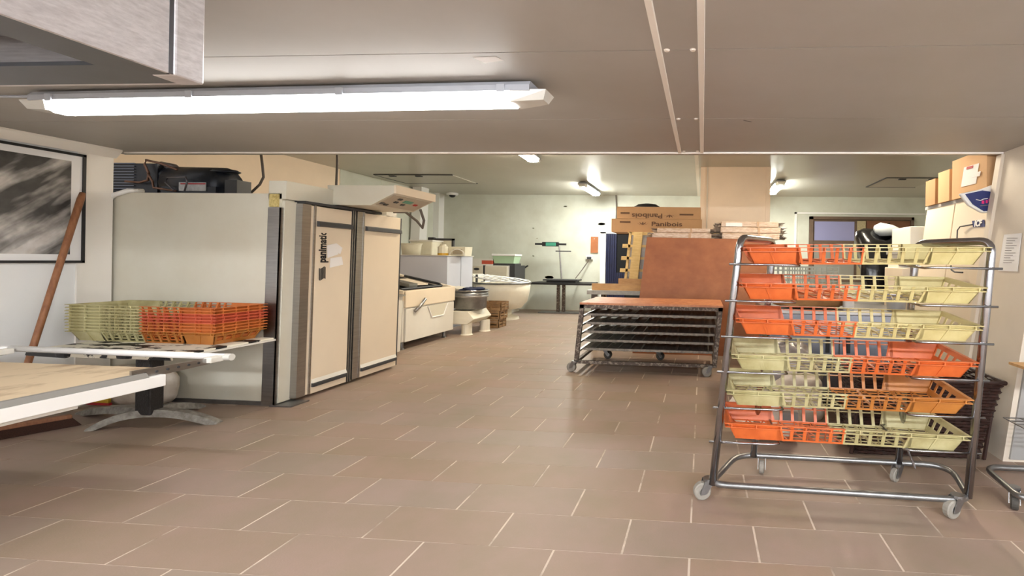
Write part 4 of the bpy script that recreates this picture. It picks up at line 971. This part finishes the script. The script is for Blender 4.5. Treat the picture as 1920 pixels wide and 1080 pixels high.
# ------------------------------------------------------------------ tray trolley
RL = .09
tt = thing('tray_trolley', (-.65, 5.9, 0), 'low steel trolley with orange wooden top and baguette trays', 'trolley')
x0, x1, y0, y1 = -1.47, .17, 5.46, 6.3; zt = .8
def LB(*a): return MB(RL).box(*a)
mk('wooden_top', LB(x0, x1, y0 - .03, y1, zt - .018, zt + .004), M_plytop, tt)
mk('top_frame', LB(x0, x1, y0 - .02, y0 + .015, zt - .06, zt - .018).box(x0, x1, y1 - .035, y1, zt - .06, zt - .018).box(x0, x0 + .04, y0, y1, zt - .06, zt - .018).box(x1 - .04, x1, y0, y1, zt - .06, zt - .018), M_rust, tt)
for x in (x0, x1 - .05):
    for y in (y0 - .02, y1 - .05):
        mk('post', LB(x, x + .05, y, y + .04, .13, zt - .02), M_rust, tt)
mk('base_frame', LB(x0, x1, y0 - .02, y0 + .02, .1, .135).box(x0, x1, y1 - .04, y1, .1, .135).box(x0, x0 + .04, y0, y1, .1, .135).box(x1 - .04, x1, y0, y1, .1, .135), M_rust, tt)
for i, z in enumerate((.665, .565, .465, .365, .265)):
    xx0, xx1 = x0 + .09, x1 - .06
    ty = mk('baguette_tray', LB(xx0, xx1, y0 + .03, y1 - .06, z - .012, z - .008), M_tray, tt)
    n_ = 11
    m = MB(RL)
    for k in range(n_):
        xa = xx0 + (xx1 - xx0) * k / n_; xb = xx0 + (xx1 - xx0) * (k + 1) / n_
        prof = [(xa, z + .012)] + [(xa + (xb - xa) * t, z + .012 - .03 * math.sin(PI * t)) for t in (.15, .35, .5, .65, .85)] + [(xb, z + .012), (xb, z + .008)] + [(xa + (xb - xa) * t, z + .008 - .03 * math.sin(PI * t)) for t in (.85, .65, .5, .35, .15)] + [(xa, z + .008)]
        m.prism(prof, 'y', y0 + .035, y1 - .065)
    mk('baguette_channel', m, M_tray, ty, kind='stuff')
    mk('tray_lip', LB(xx0, xx1, y0 + .012, y0 + .03, z - .012, z + .013), M_traylip, ty)
    mk('tray_lip', LB(xx0, xx1, y1 - .06, y1 - .045, z - .012, z + .013), M_traylip, ty)
    for xr_ in (x0 + .02, x1 - .05): mk('shelf_rail', LB(xr_, xr_ + .03, y0 - .015, y1, z - .035, z - .015), M_steel, tt)
for (cx_, cy_, an) in ((x0 - .02, y0 + .0, 2.9), (x1 - .1, y0 - .02, 3.3), (x0 + .25, y1 - .05, .1), (x1 - .7, y1 - .04, 0.3)):
    caster((cx_ - math.cos(an) * 0, cy_, 0), .055, .05, an + PI, .125, tt, M_rubber if cy_ < 5.8 else M_rubberd, M_zinc)

# ------------------------------------------------------------------ crate trolley in front
ct = thing('crate_trolley', (.75, 2.8, 0), 'chrome tube trolley loaded with six orange and cream bread crates', 'trolley')
def bend(p0, p1, p2, r, n=6):
    p0, p1, p2 = Vector(p0), Vector(p1), Vector(p2); a_ = p1 + (p0 - p1).normalized() * r; b_ = p1 + (p2 - p1).normalized() * r
    return [a_.lerp(p1, t).lerp(p1.lerp(b_, t), t) for t in [i / n for i in range(n + 1)]]
tz = 1.435
def side_frame(xb, xt, rear_dx):
    f0, f1 = Vector((xb, 2.62, .09)), Vector((xt, 2.66, tz))
    r1, r0 = Vector((xt + rear_dx, 3.06, tz + .0)), Vector((xt + rear_dx - (xt - xb) * .85, 3.0, .1))
    return [f0] + bend(f0, f1, r1, .07) + bend(f1, r1, r0, .07) + [r0], r0
ptsL, rL = side_frame(.075, .205, .24)
ptsR, rR = side_frame(1.405, 1.53, -.22)
mk('side_frame', MB().tube(ptsL, .021, 12), M_chrome, ct, smooth=True)
mk('side_frame', MB().tube(ptsR, .021, 12), M_chrome, ct, smooth=True)
fl_, fr_, rr_, rl_ = Vector((.06, 2.6, .1)), Vector((1.4, 2.585, .09)), Vector((1.5, 3.0, .1)), Vector((.24, 3.02, .1))
base = bend(rl_, fl_, fr_, .09) + bend(fl_, fr_, rr_, .09) + bend(fr_, rr_, rl_, .16) + bend(rr_, rl_, fl_, .12)
mk('base_frame', MB().tube(base, .017, 10, True), M_zinc, ct, smooth=True)
caster(AZ(1316, 936), .048, .04, math.radians(16), .1, ct)
caster(AZ(1784, 971), .048, .04, math.radians(24), .1, ct)
caster(AZ(1428, 887), .04, .03, math.radians(80), .1, ct)
caster(AZ(1678, 903), .04, .03, math.radians(40), .1, ct)
# crates and the wire arms under them
lv = [((.2, 1.38), (1.47, 1.4), 1.42, (M_orange, M_yel)), ((.18, 1.19), (1.45, 1.19), 1.23, (M_orange, M_yel)), ((.17, 1.0), (1.43, .99), 1.03, (M_orange, M_yel)),
      ((.16, .805), (1.4, .8), .835, (M_yelold, M_orange)), ((.14, .61), (1.375, .605), .635, (M_yelold, M_amber)), ((.13, .43), (1.37, .412), .415, (M_orange, M_yelold))]
names = ['top', 'second from top', 'third from top', 'fourth from top', 'fifth from top', 'lowest']
for i, ((xa, za), (xb, zb_), zrear, (ml, mr)) in enumerate(lv):
    W = math.hypot(xb - xa, 0); ang = math.atan2(zb_ - za, xb - xa)
    zf = (za + zb_) / 2; tilt = math.atan2(zrear - zf, .4)
    Hc = .095
    cl = {M_orange: 'orange', M_yel: 'cream', M_yelold: 'cream', M_amber: 'amber'}
    c = crate(((xa + xb) / 2 + .022, 2.82, (zf + zrear) / 2 - Hc), (tilt, -ang, 0), ml, mr,
              'half %s half %s bread crate on the chrome trolley, %s' % (cl[ml], cl[mr], names[i]), 'crates on the chrome trolley')
    zz = (za + zb_) / 2 - Hc - .012
    k = (zz - .09) / (tz - .09)
    pl_, pr_ = .075 + (.205 - .075) * k, 1.405 + (1.53 - 1.405) * k
    rlx, rrx = rL.x + (ptsL[-2].x - rL.x) * k, rR.x + (ptsR[-2].x - rR.x) * k
    for p_, rx_, sg in ((pl_, rlx, 1), (pr_, rrx, -1)):
        m = MB().tube([(p_ - sg * .045, 2.625, zz + .005), (p_ + sg * .3, 2.625, zz + .005), (p_ + sg * .335, 2.65, zz + .002), (p_ + sg * .335, 2.98, zz + .018), (rx_, 3.03, zz + .02)], .0065, 7)
        mk('wire_arm', m, M_chrome, ct, smooth=True)
mk('hanging_hook', MB().tube([A(1700, 838, 2.9), A(1716, 878, 2.9)], .007, 6), M_chrome, ct)

# second trolley at the side
s2 = thing('spare_trolley', (2.0, 2.9, 0), 'second tube trolley standing by the beige wall end', 'trolley')
a0, a1 = AZ(1858, 876, .1), AZ(1905, 930, .1)
base2 = bend((2.5, a0.y + .02, .1), (a0.x - .03, a0.y, .1), (a1.x - .02, a1.y, .1), .08) + bend((a0.x, a0.y, .1), (a1.x, a1.y - .02, .1), (2.6, a1.y - .02, .1), .08) + bend((a1.x, a1.y, .1), (2.62, a1.y, .1), (2.6, a0.y, .1), .1) + bend((2.6, a1.y, .1), (2.6, a0.y, .1), (a0.x, a0.y, .1), .1)
mk('base_frame', MB().tube(base2, .017, 10, True), M_zinc, s2, smooth=True)
caster(AZ(1902, 955), .045, .036, math.radians(60), .1, s2, M_rubberd)
caster((2.55, 2.78, 0), .045, .036, math.radians(60), .1, s2, M_rubberd)
caster((2.55, 3.2, 0), .045, .036, math.radians(60), .1, s2, M_rubberd)
caster((2.35, 3.2, 0), .045, .036, math.radians(60), .1, s2, M_rubberd)
for x in (2.3, 2.56): mk('post', MB().cyl((x, 2.95, .1), (x + .1, 2.95, 1.5), .018, 10), M_zinc, s2)
p_ = A(1889, 787, 3.1)
m = MB()
for k in range(7): m.tube([(p_.x, 2.78 + k * .06, p_.z), (p_.x + .8, 2.78 + k * .06, p_.z)], .004, 5)
for k in range(9): m.tube([(p_.x + k * .1, 2.78, p_.z), (p_.x + k * .1, 3.14, p_.z)], .004, 5)
mk('wire_shelf', m, M_zinc, s2)
p_ = A(1897, 682, 3.12)
mk('wooden_shelf', B(p_.x, p_.x + .8, 2.78, 3.15, p_.z - .01, p_.z + .006), M_plank, s2)

# ------------------------------------------------------------------ right side: basket, sacks, steel cabinet, fridge
def wicker(x0, x1, y0, y1, z0, z1, parent, flare=.04):
    m = MB(.14); rnd = random.Random(5); rows = int((z1 - z0) / .021)
    for i in range(rows):
        t = i / (rows - 1); z = z0 + .012 + (z1 - z0 - .02) * t; e = flare * t
        ring = []
        corners = [(x0 - e, y0 - e), (x1 + e, y0 - e), (x1 + e, y1 + e), (x0 - e, y1 + e)]
        for c in range(4):
            a_, b_ = Vector(corners[c] + (z,)), Vector(corners[(c + 1) % 4] + (z,)); n_ = 16 if c % 2 == 0 else 8
            d = (b_ - a_).normalized(); s_ = Vector((d.y, -d.x, 0))
            for k in range(n_):
                ring.append(a_.lerp(b_, (k + .5) / n_) + s_ * (.009 if (k + i) % 2 else -.006))
        m.tube(ring, .0105, 4, True)
    mk('woven_wall', m, M_wicker, parent, kind='stuff')
    mk('wicker_rim', MB(.14).tube([(x0 - flare, y0 - flare, z1), (x1 + flare, y0 - flare, z1), (x1 + flare, y1 + flare, z1), (x0 - flare, y1 + flare, z1)], .016, 8, True), M_wicker, parent)
    mk('basket_floor', B(x0, x1, y0, y1, z0, z0 + .02), M_wicker, parent)
    for x in (x0 - flare * .5, x1 + flare * .5):
        mk('basket_stake', MB(.14).tube([(x, y0, z0), (x, y0, z1)], .014, 6), M_wicker, parent)
wk = thing('wicker_basket', (1.45, 3.55, 0), 'large dark brown wicker basket on the floor behind the crate trolley', 'basket')
wicker(1.06, 1.88, 3.37, 3.78, .005, .53, wk, .05)
a = AZ(1405, 836)
s1 = thing('flour_sack', (a.x + .2, a.y + .15, 0), 'white printed paper sack on the floor behind the chrome trolley', 'sack')
mk('sack_body', lump((a.x + .12, a.y + .2, .16), (.26, .16, .16), 11, .1), M_sack, s1, smooth=True)
mk('sack_print', B(a.x + .22, a.x + .34, a.y + .02, a.y + .05, .12, .24), M_inkg, s1)
a = A(1450, 800, 3.7)
mk('flour_sack', lump((.78, 3.95, .2), (.2, .13, .2), 12, .1), M_sack, smooth=True, label='fuller white sack leaning behind the printed paper sack', cat='sack')
mk('plastic_bag', lump((.72, 4.24, .3), (.3, .13, .3), 13, .12), M_silver, smooth=True, label='crumpled silver plastic bag on floor before the steel cabinet', cat='bag')
sc2 = thing('steel_cabinet', (1.3, 4.8, 0), 'stainless steel worktop cabinet behind the crate trolley', 'cabinet')
mk('cabinet_body', B(.62, 1.86, 4.42, 5.2, .1, .84), mat('plain steel', (150, 154, 164), .35, .8, var=.1, scale=3), sc2)
mk('worktop', B(.58, 1.9, 4.38, 5.24, .84, .88), M_steel, sc2, bevel=.006)
mk('door_gap', B(1.235, 1.245, 4.415, 4.42, .14, .82), M_dark, sc2)
for x in (1.12, 1.3): mk('door_handle', B(x, x + .03, 4.395, 4.42, .5, .66), M_blk, sc2)
mk('plinth', B(.66, 1.82, 4.46, 5.16, 0, .1), M_dark, sc2)
mk('paper_sack', lump((1.02, 4.62, .96), (.34, .17, .08), 21, .12), M_brownsack, smooth=True, label='brown paper sack lying on the steel cabinet', cat='sack')
tb2 = thing('white_bottle', (1.2, 4.5, .88), 'small white bottle standing on the steel cabinet', 'bottle')
p_ = A(1585, 545, 4.55)
mk('bottle_body', MB().lathe([(.05, 0), (.052, .14), (.03, .17), (.02, .19)], (p_.x, 4.45, .88), 12), M_white, tb2, smooth=True)
mk('bottle_cap', MB().lathe([(.022, .19), (.022, .23)], (p_.x, 4.45, .88), 10), M_white, tb2)
# grey crates and black bags further back
for i in range(5):
    t = thing('grey_crate', (1.2, 6.1, i * .252), 'grey latticed plastic crate behind the steel cabinet, %s of its stack' % ['bottom', 'second', 'third', 'fourth', 'topmost'][i], 'crate', 'grey crates in the back')
    z0 = .002 + i * .252; x0, x1, y0, y1 = .85, 1.62, 5.85, 6.35
    M_gc = mat('grey crate plastic', (138, 142, 134), .5)
    mk('crate_floor', B(x0, x1, y0, y1, z0, z0 + .012), M_gc, t)
    m = MB()
    for k in range(13): xk = x0 + (x1 - x0) * k / 12; m.box(xk - .008, xk + .008, y0, y0 + .01, z0, z0 + .25).box(xk - .008, xk + .008, y1 - .01, y1, z0, z0 + .25)
    for zz in (.012, .07, .13, .19, .235): m.box(x0, x1, y0 - .003, y0 + .012, z0 + zz, z0 + zz + .014).box(x0, x1, y1 - .012, y1, z0 + zz, z0 + zz + .014).box(x0, x0 + .012, y0, y1, z0 + zz, z0 + zz + .014).box(x1 - .012, x1, y0, y1, z0 + zz, z0 + zz + .014)
    mk('lattice_wall', m, M_gc, t)
dk = thing('low_cupboard', (2.35, 6.3, 0), 'grey low cupboard under the black bin bags', 'cupboard')
mk('cupboard_body', B(1.75, 2.95, 6.0, 6.7, 0, 1.0), M_grey, dk)
mk('door', B(1.78, 2.33, 5.985, 6.0, .08, .96), M_grey, dk); mk('door', B(2.36, 2.92, 5.985, 6.0, .08, .96), M_grey, dk)
p0, p1 = A(1612, 470, 6.2), A(1700, 436, 6.2)
mk('bin_bag', lump(((p0.x + p1.x) / 2 + .1, 6.25, 1.0 + (p1.z - 1.0) / 2), ((p1.x - p0.x) / 2 + .12, .25, (p1.z - 1.0) / 2), 31, .26), M_blackbag, smooth=True, label='large crumpled black bin bag on the grey cupboard', cat='bag')
p_ = A(1665, 432, 6.2)
mk('scoop_lid', MB().tube([A(1640, 430, 6.2), A(1650, 430, 6.2), A(1672, 432, 6.2), A(1700, 437, 6.2)], [.05, .085, .07, .02], 12), mat('pale blue grey plastic', (196, 204, 206), .4), smooth=True, label='pale blue grey scoop lying on the black bin bag', cat='scoop')
# fridge with ICF plate
FLN = .12
fx = 2.3 - FLN * 1.9
fr = thing('tall_fridge', (fx + .5, 4.6, 0), 'tall white fridge with a blue letter plate beside the wall end', 'fridge')
zf_ = 1.9
mk('fridge_body', B(fx + .02, fx + 1.0, 4.02, 5.15, .05, zf_, lean=FLN), M_offw, fr)
mk('door', B(fx, fx + .02, 4.02, 4.56, .12, zf_ - .03, lean=FLN), M_cream, fr)
mk('door', B(fx, fx + .02, 4.58, 5.12, .12, zf_ - .03, lean=FLN), M_cream, fr)
mk('top_edge', B(fx - .004, fx + 1.0, 4.02, 5.16, zf_ - .03, zf_, lean=FLN), M_grey, fr)
mk('plinth', B(fx + .04, fx + 1.0, 4.02, 5.12, 0, .05), M_dark, fr)
def onface(x, y, e=.003):
    d = ray(x, y); t = (fx - e + FLN * CAMH) / (d.x - FLN * d.z); return CP + d * t
q = [onface(1825, 426), onface(1847, 425), onface(1846, 412), onface(1823, 414)]
plate = mk('letter_plate', MB().quad(q, .003, (-1, 0, 0)), M_blueink, fr)
c = (q[0] + q[2]) / 2
lettering('plate_lettering', 'ICF', .07, c + Vector((-.006, 0, 0)), (0, -1.05, 0), (FLN, 0, 1), M_white, fr, bold=.003)
mk('door_handle', MB().tube([onface(1823, 421, .01), onface(1800, 425, .03), onface(1795, 432, .05), onface(1794, 455, .05), onface(1793, 470, .05)], .006, 7), M_dark, fr)
mk('door_handle', MB().tube([onface(1783, 498, .05), onface(1784, 506, .05), onface(1790, 510, .04), onface(1805, 511, .03)], .007, 7), M_dark, fr)
# white press machine in front of the fridge
wmx = thing('white_press', (2.0, 5.6, 0), 'white boxy press machine with dark bars beside the fridge', 'machine')
YP = 5.3
h0, h1 = A(1706, 478, YP), A(1782, 425, YP)
mk('press_head', MB().box(h0.x, h1.x, YP, YP + .5, h0.z + .05, h1.z), M_offw, wmx, bevel=.01)
mk('head_lip', MB().box(h0.x - .06, h1.x - .1, YP - .06, YP + .5, h0.z + .01, h0.z + .05), M_grey, wmx)
for (pa_, pb_) in ((1737, 1752), (1773, 1785)):
    a_, b_ = A(pa_, 520, YP), A(pb_, 520, YP); mk('guide_bar', B(a_.x, b_.x, YP + .1, YP + .18, .1, h0.z + .02, lean=.0), M_dark, wmx)
a_, b_ = A(1690, 600, YP), A(1738, 600, YP)
mk('press_body', B(a_.x, b_.x, YP, YP + .5, .0, A(1700, 502, YP).z), M_cream, wmx, bevel=.01)
a_, b_ = A(1752, 600, YP), A(1774, 600, YP)
mk('press_plate', B(a_.x - .3, b_.x + .1, YP + .2, YP + .5, 0.0, h0.z + .02), M_offw, wmx)
p_ = A(1786, 583, 4.0)
bt_ = thing('blue_tub', (1.7, 4.5, .88), 'blue lidded tub on the steel cabinet', 'tub')
mk('tub_body', MB().lathe([(.075, 0), (.085, .1), (.085, .12)], (1.76, 4.5, .88), 16), M_grey, bt_, smooth=True)
mk('tub_lid', MB().lathe([(.09, .1), (.09, .15), (.075, .16)], (1.76, 4.5, .88), 16), M_blue, bt_)
# boxes on the fridge
zb0 = zf_ + .002
def slab(pxs, Y0, Y1, z0, z1, label, m):
    x0, x1 = pxs
    t = thing('cardboard_box', ((x0 + x1) / 2, Y0, z0), label, 'box')
    mk('box_body', B(x0, x1, Y0, Y1, z0, z1), m, t); mk('box_flap', B(x0, x1, Y0 - .003, Y1 + .003, z1, z1 + .005), m, t)
    mk('box_tape', B((x0 + x1) / 2 - .03, (x0 + x1) / 2 + .03, Y0 - .004, Y0, z0, z1), M_tape, t)
    return t
bf = slab((2.27, 2.85), 4.04, 4.58, zb0, 2.25, 'light brown cardboard box with white address label on the fridge', M_card2)
def onbox(x, y, e=.003): return AX(x, y, 2.27 - e)
mk('address_label', MB().quad([onbox(1802, 351), onbox(1830, 344), onbox(1836, 306), onbox(1808, 314)], .002, (-1, 0, 0)), M_paper, bf)
mk('address_label', MB().quad([onbox(1822, 333, .006), onbox(1837, 330, .006), onbox(1839, 321, .006), onbox(1824, 324, .006)], .002, (-1, 0, 0)), M_paper, bf)
mk('label_mark', MB().quad([onbox(1812, 318, .007), onbox(1824, 315, .007), onbox(1825, 310, .007), onbox(1813, 313, .007)], .002, (-1, 0, 0)), M_red, bf)
slab((2.27, 2.6), 4.63, 4.84, zb0, 2.19, 'flat cardboard box standing second behind the labelled box', M_card2)
slab((2.27, 2.6), 4.9, 5.1, zb0, 2.15, 'flat cardboard box standing last on the fridge near its far edge', M_card)
jg = thing('detergent_jug', (2.45, 3.98, 1.72), 'white jug with dark blue and magenta label beside the cardboard boxes', 'jug')
jp = [A(1800, 363, 3.98), A(1817, 385, 3.98), A(1842, 399, 3.98), A(1868, 398, 3.98), A(1874, 342, 3.98), A(1838, 355, 3.98)]
m = MB(); n_ = len(jp)
m.add(jp + [q + Vector((0, .04, 0)) for q in jp], [tuple(range(n_)), tuple(range(2 * n_ - 1, n_ - 1, -1))] + [(i, i + n_, (i + 1) % n_ + n_, (i + 1) % n_) for i in range(n_)])
mk('jug_body', m, M_white, jg, bevel=.012)
lp = [A(1810, 364, 3.974), A(1824, 383, 3.974), A(1845, 396, 3.974), A(1866, 394, 3.974), A(1868, 361, 3.974), A(1842, 357, 3.974)]
mk('jug_label', MB().add(lp + [q + Vector((0, .004, 0)) for q in lp], [tuple(range(6)), tuple(range(11, 5, -1))] + [(i, i + 6, (i + 1) % 6 + 6, (i + 1) % 6) for i in range(6)]), M_blueink, jg)
for (x_, y_, w_) in ((1843, 379, 4), (1850, 378, 3), (1856, 376, 4), (1862, 374, 4)):
    q_ = A(x_, y_, 3.97); mk('label_dab', B(q_.x - w_ * .0022, q_.x + w_ * .0022, 3.968, 3.972, q_.z - .012, q_.z + .012), M_pink, jg)
mk('label_swash', MB().tube([A(1830, 374, 3.97), A(1838, 376, 3.97), A(1845, 373, 3.97), A(1852, 372, 3.97)], .003, 5), M_white, jg)
mk('label_line', MB().tube([A(1838, 386, 3.97), A(1858, 384, 3.97)], .003, 5), M_inkg, jg)
# paper notice on the wall end
nt_ = thing('paper_notice', (2.2, 3.6, 1.25), 'typed white paper notice on the beige wall end', 'notice')
def onwall(x, y, e=.004):
    d = ray(x, y); t = (2.02 - e + .14 * CAMH) / (d.x - .14 * d.z); return CP + d * t
mk('notice_sheet', MB().quad([onwall(1872, 508), onwall(1908, 509), onwall(1916, 437), onwall(1883, 440)], .002, (-1, 0, 0)), M_paper, nt_)
for i in range(11):
    y_ = 446 + i * 4.6; x_ = 1888 - (y_ - 446) * .15
    mk('text_line', MB().quad([onwall(x_, y_ + 1, .008), onwall(x_ + 20 - (i % 3) * 4, y_ + 1, .008), onwall(x_ + 20 - (i % 3) * 4, y_, .008), onwall(x_, y_, .008)], .001, (-1, 0, 0)), M_inkg, nt_)
